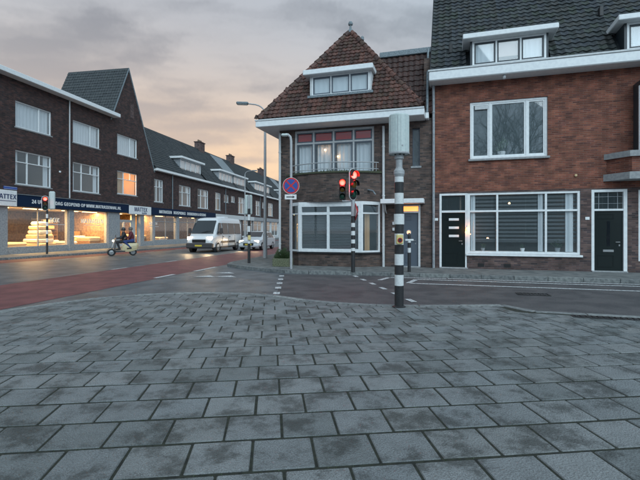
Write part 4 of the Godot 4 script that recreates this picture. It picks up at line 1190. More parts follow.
func leaf(g: Geo, p: Vector3, dir: Vector3, l: float, w: float) -> void:
	var s := dir.cross(Vector3(rng.randf_range(-1, 1), rng.randf_range(-1, 1), rng.randf_range(-1, 1))).normalized() * w * 0.5
	g.quad(p, p + dir * l * 0.5 + s, p + dir * l, p + dir * l * 0.5 - s)

# dark houses across the square behind the camera; the panes and doors of the near houses mirror them
func build_rear_houses() -> void:
	for k in 3:
		var h := thing("row_house", ["dark brick row house behind the camera, facing the corner house", "dark brick row house behind the camera, facing the red brick house", "dark brick row house behind the camera, farthest along the side street"][k], "house", Vector3(-5.5 + k * 7.0, 0, 19.0), PI, "row houses behind the camera")
		part(h, "wall", wall(Geo.new(), -3.5, 3.5, 0, 6.0, 0, 0.3, [[-2.9, -0.9, 0.8, 2.5], [0.4, 1.4, 0, 2.3], [-2.9, -0.9, 3.6, 5.2], [0.6, 2.6, 3.6, 5.2]]), M.brick_purple)
		for q in [[-2.9, -0.9, 0.8, 2.5], [-2.9, -0.9, 3.6, 5.2], [0.6, 2.6, 3.6, 5.2]]:
			window(h, q[0], q[1], q[2], q[3], -0.08, [[q[3], [(q[0] + q[1]) / 2]]], {"room": M.dim_walls, "sill": M.concrete})
		panel_door(h, 0.4, 1.4, 0.1, 2.3, -0.1, M.bluegrey)
		part(h, "roof", Geo.new().prism(PackedVector2Array([Vector2(0.4, 5.9), Vector2(-4.0, 8.6), Vector2(-8.4, 5.9)]), Vector3(-3.5, 0, 0), Vector3.BACK, Vector3.UP, Vector3(7.0, 0, 0)), M.tile_grey)
		part(h, "gutter", Geo.new().cbox(-3.5, 3.5, 5.86, 6.0, 0.4, 0.6, 0.02), M.offwhite)
		part(h, "side_wall", Geo.new().box(-3.5, -3.2, 0, 6.0, -8.0, -0.3).box(3.2, 3.5, 0, 6.0, -8.0, -0.3).box(-3.5, 3.5, 0, 6.0, -8.3, -8.0), M.brick_purple)

func flower_pot(label: String, at: Vector3, r: float, tall: float, m: Material, spread: float) -> void:
	var t := thing("flower_pot", label, "plant pot", RIGHT_AT + Basis(Vector3.UP, RIGHT_TURN) * at, RIGHT_TURN, "plant pots on the window sills")
	part(t, "pot", Geo.new().lathe(Vector3.ZERO, Vector3.UP, [[0.0, 0.0], [r * 0.7, 0.0], [r, r * 1.1], [r * 1.05, r * 1.6], [r * 0.9, r * 1.6], [r * 0.85, r * 1.3], [0.0, r * 1.3]], 18), m)
	var g := Geo.new()
	for k in 60:
		var d := Vector3(rng.randfn() * spread, 1.0 + rng.randf(), rng.randfn() * spread * 0.5).normalized()
		leaf(g, Vector3(0, r * 1.3, 0) + d * tall * rng.randf_range(0.1, 0.8), (d + Vector3(rng.randfn(), rng.randfn(), rng.randfn()) * 0.5).normalized(), tall * 0.4, tall * 0.12)
	for k in 5:
		var d := Vector3(rng.randfn() * spread, 1.5, rng.randfn() * spread * 0.4).normalized()
		g.cyl(Vector3(0, r * 1.2, 0), Vector3(0, r * 1.3, 0) + d * tall * 0.85, 0.006, 0.003, 5)
	part(t, "foliage", g, M.leaf)

func build_pots() -> void:
	flower_pot("white round pot with leafy plant behind the upper window of the red house", Vector3(2.15, 4.24, -0.36), 0.13, 0.5, M.white, 0.5)
	flower_pot("small white pot in the middle of the long ground floor window", Vector3(2.85, 0.77, -0.32), 0.075, 0.16, M.white, 0.5)
	flower_pot("grey pot with spreading green plant at the end of the long ground floor window", Vector3(4.0, 0.77, -0.34), 0.09, 0.35, M.greypaint, 1.0)
	flower_pot("small grey pot behind the pane next to the black door", Vector3(1.5, 0.77, -0.32), 0.07, 0.2, M.greypaint, 0.7)
	# the ledges that carry them
	var s := thing("window_ledge", "narrow ledge inside the upper window of the red house", "ledge", RIGHT_AT + Basis(Vector3.UP, RIGHT_TURN) * Vector3(1.1, 4.2, -0.48), RIGHT_TURN)
	part(s, "board", Geo.new().cbox(0, 2.44, 0, 0.04, 0, 0.3, 0.008), M.white)
	s = thing("window_ledge", "narrow ledge inside the long ground floor window of the red house", "ledge", RIGHT_AT + Basis(Vector3.UP, RIGHT_TURN) * Vector3(1.05, 0.73, -0.48), RIGHT_TURN)
	part(s, "board", Geo.new().cbox(0, 3.5, 0, 0.04, 0, 0.3, 0.008), M.white)

func named_curtain(a: float, b: float, z: float) -> MeshInstance3D:
	var o := MeshInstance3D.new()
	o.name = "curtain"
	o.mesh = folds(Geo.new(), a + 0.04, b - 0.04, 6.97, 7.7, z - 0.085, 9.0, 0.008).mesh()
	o.material_override = M.sheer
	return o

# ---------------------------------------------------------------- ground, roads, paving

func street(w: float, s: float) -> Vector2:
	# along the shopping street: w metres to its far side from the camera, s metres down the street
	return Vector2(-0.983 * w + 0.182 * s, -0.182 * w - 0.983 * s)

func sheet(poly: PackedVector2Array, y: float) -> Geo:
	var g := Geo.new()
	var t := Geometry2D.triangulate_polygon(poly)
	for i in range(0, t.size(), 3):
		var a := Vector3(poly[t[i]].x, y, poly[t[i]].y)
		var b := Vector3(poly[t[i + 1]].x, y, poly[t[i + 1]].y)
		var c := Vector3(poly[t[i + 2]].x, y, poly[t[i + 2]].y)
		if (b - a).cross(c - a).y > 0: g.tri(a, b, c)
		else: g.tri(a, c, b)
	return g

func slab(poly: PackedVector2Array, y0: float, y1: float) -> Geo:
	return Geo.new().prism(poly, Vector3(0, y0, 0), Vector3.RIGHT, Vector3.BACK, Vector3(0, y1 - y0, 0))

func strip(a: Vector2, b: Vector2, w: float, y: float) -> Geo:
	var n := (b - a).normalized().orthogonal() * w / 2
	return sheet(PackedVector2Array([a + n, b + n, b - n, a - n]), y)

func path_points(pts: Array, step: float) -> Array:
	# evenly spaced points along a polyline
	var out := []
	var left := 0.0
	for i in pts.size() - 1:
		var l: float = pts[i].distance_to(pts[i + 1])
		while left < l:
			out.append(pts[i].lerp(pts[i + 1], left / l))
			left += step
		left -= l
	return out

func smooth_line(pts: Array, n := 6) -> Array:
	var out := []
	for i in pts.size() - 1:
		var p0: Vector2 = pts[maxi(i - 1, 0)]
		var p3: Vector2 = pts[mini(i + 2, pts.size() - 1)]
		for k in n:
			out.append((pts[i] as Vector2).cubic_interpolate(pts[i + 1], p0, p3, float(k) / n))
	out.append(pts[-1])
	return out

func kerbs(parent: Node3D, line: Array, step: float, wide: float, y0: float, y1: float, called: String, m: Material) -> void:
	var p := path_points(line, step)
	var mats := [m, tinted(m, Color(0.85, 0.85, 0.86)), tinted(m, Color(1.12, 1.12, 1.1))]
	for i in p.size() - 1:
		var d: Vector2 = p[i + 1] - p[i]
		var mid: Vector2 = (p[i] + p[i + 1]) / 2
		var l := d.length() - 0.008
		var tr := Transform3D(Basis(Vector3.UP, atan2(-d.y, d.x)), Vector3(mid.x, rng.randf_range(-0.003, 0.003), mid.y))
		part(parent, called, Geo.new().cbox(-l / 2, l / 2, y0, y1, -wide / 2, wide / 2, minf(0.012, wide * 0.1)), mats[rng.randi_range(0, 2)], tr)

func in_frame(p: Vector2) -> bool:
	return p.y < -1.5 and absf(p.x) < 0.75 * -p.y + 0.35

func pave(parent: Node3D, area: PackedVector2Array, size: Vector2, gap: float, row_gap: float, turn: float, origin: Vector2, tones: Array, called: String, rest: String, most := 300) -> void:
	var u := Vector2(cos(turn), -sin(turn))
	var v := Vector2(-sin(turn), -cos(turn))
	var mats := []
	for t in tones: mats.append(tinted(M.slab, t))
	var shapes := []
	for k in 4:
		shapes.append(Geo.new().cbox(-size.x / 2 + gap / 2 + 0.001 * k, size.x / 2 - gap / 2, -0.05, 0, -size.y / 2 + row_gap / 2, size.y / 2 - row_gap / 2 - 0.0015 * (3 - k), 0.006).mesh())
	var whole := []
	var cut := []
	for j in range(-60, 90):
		for i in range(-60, 90):
			var c := origin + u * size.x * (i + (0.5 if posmod(j, 2) else 0.0)) + v * size.y * j
			if absf(c.x) > 14 or c.y > 7 or c.y < -11: continue
			var q := PackedVector2Array()
			for e in [Vector2(-1, -1), Vector2(1, -1), Vector2(1, 1), Vector2(-1, 1)]:
				q.append(c + u * e.x * (size.x - gap) / 2 + v * e.y * (size.y - row_gap) / 2)
			var inside := 0
			for p in q:
				if Geometry2D.is_point_in_polygon(p, area): inside += 1
			if inside == 4: whole.append(c)
			else:
				for r in Geometry2D.intersect_polygons(q, area):
					if r.size() > 2: cut.append(r)
	whole.sort_custom(func(a, b): return (a.length() + (0.0 if in_frame(a) else 100.0)) < (b.length() + (0.0 if in_frame(b) else 100.0)))
	var g := Geo.new()
	g.colored = true
	var m: StandardMaterial3D = M.slab.duplicate()
	m.vertex_color_use_as_albedo = true
	for k in whole.size():
		var c: Vector2 = whole[k]
		var tone := rng.randi_range(0, tones.size() - 1)
		var b := Basis(Vector3.UP, turn).rotated(Vector3.RIGHT, rng.randf_range(-0.005, 0.005)).rotated(Vector3.BACK, rng.randf_range(-0.005, 0.005)).rotated(Vector3.UP, rng.randf_range(-0.006, 0.006))
		var tr := Transform3D(b, Vector3(c.x, WALK + rng.randf_range(-0.002, 0.002), c.y))
		if k < most:
			part(parent, called, shapes[rng.randi_range(0, 3)], mats[tone], tr)
		else:
			g.col = tones[tone]
			var q := PackedVector2Array()
			for e in [Vector2(-1, -1), Vector2(1, -1), Vector2(1, 1), Vector2(-1, 1)]:
				q.append(c + u * e.x * (size.x - gap) / 2 + v * e.y * (size.y - row_gap) / 2)
			g.prism(q, Vector3(0, WALK - 0.05, 0), Vector3.RIGHT, Vector3.BACK, Vector3(0, 0.05 + rng.randf_range(-0.002, 0.002), 0))
	for r in cut:
		g.col = tones[rng.randi_range(0, tones.size() - 1)]
		g.prism(r, Vector3(0, WALK - 0.05, 0), Vector3.RIGHT, Vector3.BACK, Vector3(0, 0.05, 0))
	if g.v.size():
		part(parent, rest, g, m).set_meta("kind", "stuff")

func build_ground() -> void:
	setting("ground", sheet(PackedVector2Array([Vector2(-300, 120), Vector2(300, 120), Vector2(300, -500), Vector2(-300, -500)]), -0.02), M.walk)
	setting("road", sheet(PackedVector2Array([Vector2(-30, 60), Vector2(60, 60), Vector2(60, -110), Vector2(-30, -110)]), 0.0), M.asphalt)
	# side street: browner asphalt between two rows of white blocks
	setting("side_road", sheet(PackedVector2Array([Vector2(-1.25, -15.1), Vector2(-1.0, -9.0), Vector2(1.5, -8.0), Vector2(14, -4.5), Vector2(60, 8), Vector2(60, 3.0), Vector2(9.36, -12.4), Vector2(3.96, -14.1)]), 0.004), M.side_road)
	# red cycle lanes
	setting("cycle_lane", sheet(PackedVector2Array([street(7.62, -25), street(7.62, 95), street(11.0, 95), street(11.0, -25)]), 0.004), M.red_lane)
	setting("cycle_lane", sheet(PackedVector2Array([street(18.2, -25), street(18.2, 16), street(17.3, 27), street(17.1, 95), street(18.8, 95), street(18.8, 40), street(19.2, 26), street(20.4, 16), street(20.4, -25)]), 0.004), M.red_lane)
	# pavement in front of the two houses
	var corner := smooth_line([street(7.3, 22.0), Vector2(-3.95, -19.0), Vector2(-3.6, -17.9), Vector2(-2.78, -16.9), Vector2(-1.08, -15.4), Vector2(1.0, -14.85), Vector2(3.96, -14.0)])
	var line := [street(7.3, 95)] + corner + [Vector2(9.36, -12.42), Vector2(30, -6.2)]
	var w := setting("pavement", slab(PackedVector2Array(line + [Vector2(60, -6), Vector2(60, -95)]), -0.01, WALK), M.walk)
	kerbs(w, [street(7.3, 40)] + corner + [Vector2(9.36, -12.42), Vector2(14, -11.0)], 0.95, 0.16, -0.05, WALK + 0.006, "kerb_stone", M.kerb)
	# pavement along the shops
	line = [street(20.4, -25), street(20.4, 16), street(19.2, 26), street(18.8, 40), street(18.8, 95)]
	w = setting("pavement", slab(PackedVector2Array(line + [street(40, 95), street(40, -25)]), -0.01, WALK), M.walk)
	kerbs(w, [street(20.4, 10), street(20.4, 16), street(19.2, 26), street(18.8, 40), street(18.8, 60)], 1.0, 0.16, -0.05, WALK + 0.006, "kerb_stone", M.kerb)
	# the paved corner the camera stands on
	var far := [Vector2(-6.4, 6), Vector2(-6.4, -3)] + smooth_line([Vector2(-6.4, -3), Vector2(-6.15, -5.8), Vector2(-5.6, -7.6), Vector2(-4.95, -8.75), Vector2(-4.1, -9.45), Vector2(-2.97, -9.8), Vector2(-2.06, -9.8), Vector2(-1.2, -9.5), Vector2(-0.55, -8.95), Vector2(0.39, -8.42), Vector2(1.51, -8.12)]).slice(1) + [Vector2(3.49, -8.2), Vector2(3.6, -7.62), Vector2(5.26, -7.07), Vector2(9, -6.0), Vector2(13, -4.8)]
	var outline := PackedVector2Array(far + [Vector2(13, 6)])
	var plaza := setting("paved_corner", slab(outline, -0.01, WALK - 0.006), M.soil)
	var rim := Geometry2D.offset_polygon(outline, -0.07)[0]
	var edge := []
	for p in far.slice(1): edge.append(p)
	kerbs(plaza, edge, 0.8, 0.15, -0.03, WALK + 0.006, "kerb_stone", M.pale_kerb)
	# a course of small bricks inside the kerb
	var course := []
	for i in edge.size():
		var d: Vector2 = (edge[mini(i + 1, edge.size() - 1)] - edge[maxi(i - 1, 0)]).normalized()
		course.append(edge[i] + Vector2(-d.y, d.x) * 0.135)
	kerbs(plaza, course.slice(6, course.size() - 4), 0.21, 0.1, 0.05, WALK, "edging_brick", M.kerb)
	var inner := Geometry2D.offset_polygon(outline, -0.2)[0]
	var fine := PackedVector2Array([Vector2(3.52, -9), Vector2(14, -9), Vector2(14, -2.6), Vector2(4.25, -4.75)])
	var big: PackedVector2Array = Geometry2D.clip_polygons(inner, fine)[0]
	var tones := [Color(1, 1, 1), Color(0.92, 0.93, 0.93), Color(1.1, 1.09, 1.08), Color(0.8, 0.82, 0.81), Color(1.0, 0.99, 0.97), Color(0.97, 0.99, 1.0)]
	pave(plaza, big, Vector2(0.397, 0.397), 0.016, 0.028, 0.115, Vector2(-0.138, -2.96) + Vector2(-0.1, 0.2), tones, "paving_slab", "far_paving")
	pave(plaza, Geometry2D.intersect_polygons(inner, fine)[0], Vector2(0.3, 0.2), 0.01, 0.016, 0.115 - 0.25, Vector2(5, -6), [Color(0.9, 0.92, 0.92), Color(0.8, 0.82, 0.82), Color(0.98, 0.96, 0.94), Color(0.7, 0.74, 0.74)], "paver", "far_pavers", 150)
	build_weeds(plaza)
	# markings
	var k := 0
	for a in [[7.72, 12.6, 1.2], [7.55, 15.0, 1.9]]:
		setting("road_marking", strip(street(a[0], a[1]), street(a[0], a[1] + a[2]), 0.16, 0.009), M.paint)
	for s in range(15, 60, 4):
		setting("road_marking", strip(street(11.05, s), street(11.05, s + 1.0), 0.12, 0.009), M.paint)
		setting("road_marking", strip(street(18.25 if s < 17 else 17.25, s), street(18.25 if s < 17 else 17.25, s + 1.0), 0.12, 0.009), M.paint)
	for a in [[6.7, 13.2], [6.0, 13.3], [6.5, 14.4]]:
		var c := street(a[0], a[1])
		setting("give_way_marking", sheet(PackedVector2Array([c, c + Vector2(0.75, 0.12), c + Vector2(0.45, -0.42)]), 0.009), M.paint)
	for i in 6:      # white blocks on both sides of the crossing
		var f := i / 5.0
		var c := Vector2(-1.3, -14.6).lerp(Vector2(-1.02, -9.7), f)
		setting("road_marking", strip(c, c + Vector2(0.03, 0.38), 0.16, 0.012), M.paint)
		c = Vector2(1.15, -14.5).lerp(Vector2(1.95, -9.6), f)
		setting("road_marking", strip(c, c + Vector2(0.07, 0.4), 0.13, 0.012), M.paint)
	var ln := func(a: Vector2, b: Vector2): setting("road_marking", strip(a, b, 0.15, 0.012), M.paint)
	ln.call(Vector2(1.82, -13.2), Vector2(2.22, -13.9))
	ln.call(Vector2(2.3, -13.95), Vector2(4.0, -13.6))
	ln.call(Vector2(4.05, -13.62), Vector2(12.5, -11.1))
	ln.call(Vector2(2.55, -12.45), Vector2(2.98, -13.35))
	ln.call(Vector2(3.05, -13.4), Vector2(12.5, -10.6))
	ln.call(Vector2(2.62, -12.42), Vector2(12.5, -9.5))
	# iron covers
	var c1 := thing("drain_cover", "flat iron drain cover set in the side road asphalt", "drain", Vector3(5.1, 0.005, -10.3), -0.29)
	part(c1, "frame", Geo.new().box(-0.36, 0.36, 0, 0.012, -0.19, -0.16).box(-0.36, 0.36, 0, 0.012, 0.16, 0.19).box(-0.36, -0.33, 0, 0.012, -0.16, 0.16).box(0.33, 0.36, 0, 0.012, -0.16, 0.16), M.black)
	for i in 8:
		part(c1, "bar", Geo.new().box(-0.32 + i * 0.08, -0.27 + i * 0.08, 0, 0.009, -0.16, 0.16), M.black)
	var c2 := thing("drain_channel", "black slotted drain channel beside the kerb of the paved corner", "drain", Vector3(4.75, WALK - 0.002, -6.95), -0.3)
	part(c2, "channel", Geo.new().cbox(-0.6, 0.6, -0.01, 0.012, -0.09, 0.09, 0.004), M.black)
	for i in 14:
		part(c2, "slot_bar", Geo.new().box(-0.56 + i * 0.083, -0.53 + i * 0.083, 0.012, 0.02, -0.07, 0.07), M.poleblack)

func build_weeds(plaza: Node3D) -> void:
	# moss and small weeds in the joints
	var g := Geo.new()
	for k in 1500:
		var p := Vector2(rng.randf_range(-5, 5), -rng.randf_range(1.8, 8.6))
		if not in_frame(p): continue
		var u := Vector2(cos(0.115), -sin(0.115))
		var v := Vector2(-sin(0.115), -cos(0.115))
		var o := Vector2(-0.238, -2.76)
		# snap to the nearest row joint
		var q := p - o
		var j := floorf(q.dot(v) / 0.397) + 0.5
		p = o + u * q.dot(u) + v * j * 0.397
		leaf(g, Vector3(p.x, WALK - 0.009, p.y), Vector3(rng.randf_range(-1, 1), rng.randf_range(0.5, 1.2), rng.randf_range(-1, 1)).normalized(), rng.randf_range(0.006, 0.016), 0.008)
	part(plaza, "joint_weeds", g, M.leaf).set_meta("kind", "stuff")

# ---------------------------------------------------------------- street furniture

func bands(t: Node3D, r: float, list: Array) -> void:
	for b in list:
		part(t, "pole_band", Geo.new().cyl(Vector3(0, b[0], 0), Vector3(0, b[1], 0), b[3] if b.size() > 3 else r, -1, 18), b[2])

func signal_head(t: Node3D, at: Transform3D, w: float, h: float, lit: bool, border: bool) -> void:
	# a three-lamp head facing +z, its centre at the origin of `at`
	var d := 0.16
	var head := part(t, "signal_head", Geo.new().cbox(-w * 0.42, w * 0.42, -h * 0.46, h * 0.46, -d, 0, 0.03), M.black, at)
	var oval := PackedVector2Array()
	var rim := PackedVector2Array()
	for k in 32:
		var a := TAU * k / 32
		var c := Vector2(cos(a), sin(a))
		var stretch := Vector2(0, (h / 2 - w * 0.62) * signf(c.y))
		oval.append(c * w * 0.58 + stretch)
		rim.append(c * w * 0.66 + stretch)
	if border:
		part(head, "border", Geo.new().prism(rim, Vector3(0, 0, -0.07), Vector3.RIGHT, Vector3.UP, Vector3(0, 0, 0.02)), M.polewhite)
		part(head, "backboard", Geo.new().prism(oval, Vector3(0, 0, -0.05), Vector3.RIGHT, Vector3.UP, Vector3(0, 0, 0.02)), M.black)
	var lens_r := h / 3 * 0.36
	for k in 3:
		var y := h * 0.3 - k * h * 0.3
		var mat_ := plain([Color(0.1, 0.01, 0.01), Color(0.1, 0.05, 0.005), Color(0.005, 0.05, 0.03)][k], 0.25)
		if lit and k == 0: mat_ = glow(Color(1.0, 0.16, 0.1), 9.0)
		part(head, "lens", Geo.new().lathe(Vector3(0, y, 0.0), Vector3.BACK, [[lens_r, 0.0], [lens_r * 0.8, 0.012], [lens_r * 0.4, 0.02], [0.0, 0.022]], 16), mat_)
		var hood := Geo.new()
		for q in 12:
			var a0 := lerpf(-0.35, PI + 0.35, q / 12.0)
			var a1 := lerpf(-0.35, PI + 0.35, (q + 1) / 12.0)
			var p0 := Vector3(cos(a0), sin(a0), 0) * lens_r * 1.12 + Vector3(0, y, 0)
			var p1 := Vector3(cos(a1), sin(a1), 0) * lens_r * 1.12 + Vector3(0, y, 0)
			hood.quad(p0, p0 + Vector3(0, -0.01, 0.14), p1 + Vector3(0, -0.01, 0.14), p1)
		part(head, "hood", hood, M.black)
	if lit:
		lamp(t, at * Vector3(0, h * 0.3, 0.1), Color(1.0, 0.06, 0.04), 0.5 if border == false else 0.12, lens_r)

func arc_tube(pts: Array, r: float, sides := 8) -> Geo:
	var rad := []
	for p in pts: rad.append(r)
	return Geo.new().tube(pts, rad, sides)

func street_lamp(label: String, at: Vector3, height: float, reach: float, turn: float) -> void:
	var t := thing("street_lamp", label, "street lamp", at, turn, "tall street lamps")
	part(t, "pole", Geo.new().tube([Vector3(0, 0, 0), Vector3(0, 1.2, 0), Vector3(0, 1.25, 0), Vector3(0, height - 0.5, 0)], [0.11, 0.11, 0.085, 0.055], 12), M.steel)
	var pts := []
	for k in 7:
		var f := k / 6.0
		pts.append(Vector3(-reach * 0.62 * f * f * 0.9 - 0.02 * f, height - 0.5 + 0.5 * sin(f * PI / 2), 0))
	pts.append(Vector3(-reach * 0.75, height + 0.02, 0))
	part(t, "arm", arc_tube(pts, 0.035), M.steel)
	var hd := part(t, "lamp_head", Geo.new().cbox(-reach - 0.25, -reach * 0.7, height - 0.03, height + 0.09, -0.13, 0.13, 0.04), M.zinc)
	part(hd, "lens", Geo.new().cbox(-reach - 0.2, -reach * 0.75, height - 0.045, height - 0.03, -0.1, 0.1, 0.005), M.cabinet)
	part(t, "service_door", Geo.new().cbox(-0.04, 0.04, 0.5, 0.85, 0.095, 0.115, 0.006), M.steel)

func build_furniture() -> void:
	# the near striped mast with the round cabinet
	var t := thing("striped_mast", "thick black and white striped mast with pale round cabinet on top", "mast", Vector3(1.47, WALK, -7.99))
	var y := func(px: float): return (230 - px) * 7.99 / 430 + EYE - WALK
	var b := []
	var w: Material = M.polewhite
	var k: Material = M.poleblack
	for q in [[308.5, 285.4, k], [285.4, 274.6, w], [274.6, 264.9, k], [264.9, 254.0, w], [254.0, 244.7, k], [244.7, 233.6, w], [233.6, 224.4, k], [224.4, 214.0, w, 0.095], [214.0, 204.0, k], [204.0, 193.2, w], [193.2, 182.3, k], [182.3, 177.0, w]]:
		var lo: float = maxf(y.call(q[0]), 0.0)
		b.append([lo, y.call(q[1]), q[2], q[3] if q.size() > 3 else 0.083])
	bands(t, 0.083, b)
	part(t, "pole_top", Geo.new().lathe(Vector3.ZERO, Vector3.UP, [[0.0, y.call(177)], [0.083, y.call(177)], [0.1, y.call(174)], [0.1, y.call(171)], [0.062, y.call(168)], [0.062, y.call(160)], [0.085, y.call(159)], [0.085, y.call(154.5)], [0.0, y.call(154.5)]], 18), M.steel)
	var cab := part(t, "cabinet", Geo.new().lathe(Vector3.ZERO, Vector3.UP, [[0.0, y.call(154.5)], [0.17, y.call(154.5)], [0.185, y.call(153.5)], [0.185, y.call(116.5)], [0.175, y.call(115.4)], [0.0, y.call(114.5)]], 28), M.cabinet)
	for a in 12:
		var d := Vector3(sin(TAU * a / 12), 0, cos(TAU * a / 12))
		part(cab, "rib", Geo.new().cyl(d * 0.184 + Vector3(0, y.call(152), 0), d * 0.184 + Vector3(0, y.call(117.5), 0), 0.006, -1, 6), M.cabinet)
	part(cab, "seam", Geo.new().box(-0.06, -0.054, y.call(152), y.call(117.5), 0.17, 0.182), M.steel)
	part(cab, "lock", Geo.new().cyl(Vector3(0.03, y.call(147), 0.18), Vector3(0.03, y.call(147), 0.192), 0.014, -1, 10), M.steel)
	for a in [0.5, 1.6, 2.7]:
		part(cab, "bolt", Geo.new().cyl(Vector3(sin(a - 1.6), 0, cos(a - 1.6)) * 0.09 + Vector3(0, y.call(155.6), 0), Vector3(sin(a - 1.6), 0, cos(a - 1.6)) * 0.09 + Vector3(0, y.call(154.5), 0), 0.014, -1, 6), M.black)
	part(cab, "bottom_rim", Geo.new().lathe(Vector3.ZERO, Vector3.UP, [[0.186, y.call(154.8)], [0.192, y.call(154.2)], [0.192, y.call(153.2)], [0.186, y.call(152.8)]], 28), M.steel)
	var box := part(t, "push_button_box", Geo.new().cbox(-0.07, 0.05, y.call(244), y.call(234.5), 0.07, 0.15, 0.015), plain(Color(0.72, 0.6, 0.25), 0.45))
	part(box, "button", Geo.new().cyl(Vector3(-0.01, y.call(240), 0.15), Vector3(-0.01, y.call(240), 0.165), 0.03, -1, 14), plain(Color(0.03, 0.03, 0.03), 0.4))
	part(box, "button_ring", Geo.new().lathe(Vector3(-0.01, y.call(240), 0.148), Vector3.BACK, [[0.045, 0.0], [0.045, 0.01], [0.031, 0.01]], 14), M.signred)
	part(t, "foot", Geo.new().lathe(Vector3.ZERO, Vector3.UP, [[0.12, 0.0], [0.12, 0.012], [0.084, 0.03]], 18), M.poleblack)
	# traffic signal with two heads before the bay window
	t = thing("traffic_signal", "traffic signal with two red lit heads in front of the bay window", "traffic light", Vector3(1.135, WALK, -14.75))
	var y2 := func(px: float): return (230 - px) * 14.75 / 430 + EYE - WALK
	b = [[0.0, y2.call(251), k]]
	var edge := [251, 248, 243.3, 239.5, 235.2, 231, 227, 223, 216]
	for i in edge.size() - 1:
		b.append([y2.call(edge[i]), y2.call(edge[i + 1]), w if i % 2 == 0 else k])
	b.append([y2.call(216), y2.call(200), M.steel])
	bands(t, 0.07, b)
	signal_head(t, Transform3D(Basis(Vector3.UP, 0.6), Vector3(0.02, y2.call(184.5), 0.1)), 0.24, 1.06, true, true)
	signal_head(t, Transform3D(Basis(Vector3.UP, -0.06), Vector3(-0.37, y2.call(189.5), 0.05)), 0.26, 0.78, true, false)
	part(t, "bracket", Geo.new().tube([Vector3(0, y2.call(201), 0), Vector3(-0.37, y2.call(201), 0), Vector3(-0.37, y2.call(198.5), 0)], [0.025, 0.025, 0.025], 8), M.steel)
	var sg := part(t, "triangle_sign", Geo.new().prism(PackedVector2Array([Vector2(-0.02, -0.3), Vector2(0.42, 0.0), Vector2(-0.02, 0.3)]), Vector3.ZERO, Vector3.BACK, Vector3.UP, Vector3(0.02, 0, 0)), M.signred, Transform3D(Basis(Vector3.UP, 0.12), Vector3(0.075, y2.call(212), 0.0)))
	part(sg, "sign_field", Geo.new().prism(PackedVector2Array([Vector2(0.04, -0.18), Vector2(0.3, 0.0), Vector2(0.04, 0.18)]), Vector3(-0.004, 0, 0), Vector3.BACK, Vector3.UP, Vector3(0.028, 0, 0)), M.polewhite)
	# low post by the door
	t = thing("striped_post", "low black post with white band and crossplate by the corner house door", "post", Vector3(3.05, WALK, -14.7))
	bands(t, 0.055, [[0, 0.66, k], [0.66, 0.82, w], [0.82, 1.0, k], [1.0, 1.06, w]])
	part(t, "crossplate", Geo.new().cbox(-0.14, 0.14, 1.06, 1.12, -0.06, 0.06, 0.01), w)
	part(t, "cap", Geo.new().lathe(Vector3.ZERO, Vector3.UP, [[0.05, 1.12], [0.055, 1.25], [0.03, 1.32], [0.0, 1.34]], 12), k)
	# no stopping sign on a grey pole that bends over at the top
	t = thing("no_stopping_sign", "round blue no stopping sign with red cross and arrow plate on grey pole", "traffic sign", Vector3(-1.06, WALK, -15.8))
	part(t, "pole", arc_tube([Vector3(0, 0, 0), Vector3(0, 4.7, 0), Vector3(-0.03, 4.85, 0.0), Vector3(-0.12, 4.93, 0.02), Vector3(-0.2, 4.93, 0.03)], 0.05, 10), M.steel)
	part(t, "pole_lamp", Geo.new().cbox(-0.36, -0.12, 4.87, 4.96, -0.07, 0.1, 0.03), M.cabinet)
	var disc := func(r: float, z: float, m: Material, called: String, parent: Node): return part(parent, called, Geo.new().lathe(Vector3(0, 3.05, z), Vector3.BACK, [[0.0, 0.0], [r, 0.0], [r, 0.006], [0.0, 0.006]], 36), m)
	var pl: MeshInstance3D = disc.call(0.3, 0.055, M.signred, "sign_plate", t)
	part(pl, "sign_edge", Geo.new().lathe(Vector3(0, 3.05, 0.056), Vector3.BACK, [[0.3, 0.0], [0.305, 0.0], [0.305, 0.008], [0.295, 0.008], [0.295, 0.004]], 36), M.polewhite)
	disc.call(0.24, 0.058, M.signblue, "blue_field", pl)
	for s in [-1, 1]:
		part(pl, "red_bar", Geo.new().box(-0.24, 0.24, -0.025, 0.025, 0, 0.004), M.signred, Transform3D(Basis(Vector3.BACK, s * PI / 4), Vector3(0, 3.05, 0.064 + 0.001 * s)))
	var ap := part(t, "arrow_plate", Geo.new().cbox(-0.23, 0.2, 2.55, 2.73, 0.052, 0.064, 0.003), w)
	part(ap, "arrow", Geo.new().prism(PackedVector2Array([Vector2(-0.17, -0.018), Vector2(0.06, -0.018), Vector2(0.06, -0.05), Vector2(0.14, 0), Vector2(0.06, 0.05), Vector2(0.06, 0.018), Vector2(-0.17, 0.018)]), Vector3(0, 2.64, 0.064), Vector3.RIGHT, Vector3.UP, Vector3(0, 0, 0.003)), M.black)
	# signal seen from behind, at the corner of the pavement
	t = thing("traffic_signal", "striped traffic signal pole seen from behind at the pavement corner near the van", "traffic light", Vector3(-3.07, WALK, -18.6), 0.3)
	b = [[0.0, 0.85, k]]
	for i in 6: b.append([0.85 + i * 0.25, 1.1 + i * 0.25, w if i % 2 == 0 else k])
	bands(t, 0.06, b)
	part(t, "pole_top", Geo.new().cyl(Vector3(0, 2.35, 0), Vector3(0, 2.95, 0), 0.05, -1, 12), M.steel)
	var hd := part(t, "signal_head", Geo.new().cbox(-0.16, 0.16, 2.1, 2.96, -0.3, -0.09, 0.04), M.cabinet)
	for i in 3:
		part(hd, "hood", Geo.new().cyl(Vector3(0, 2.26 + i * 0.27, -0.3), Vector3(0, 2.26 + i * 0.27, -0.46), 0.1, -1, 12), M.black)
	part(t, "push_button_box", Geo.new().cbox(-0.06, 0.06, 1.0, 1.2, 0.05, 0.12, 0.012), plain(Color(0.7, 0.58, 0.25), 0.45))
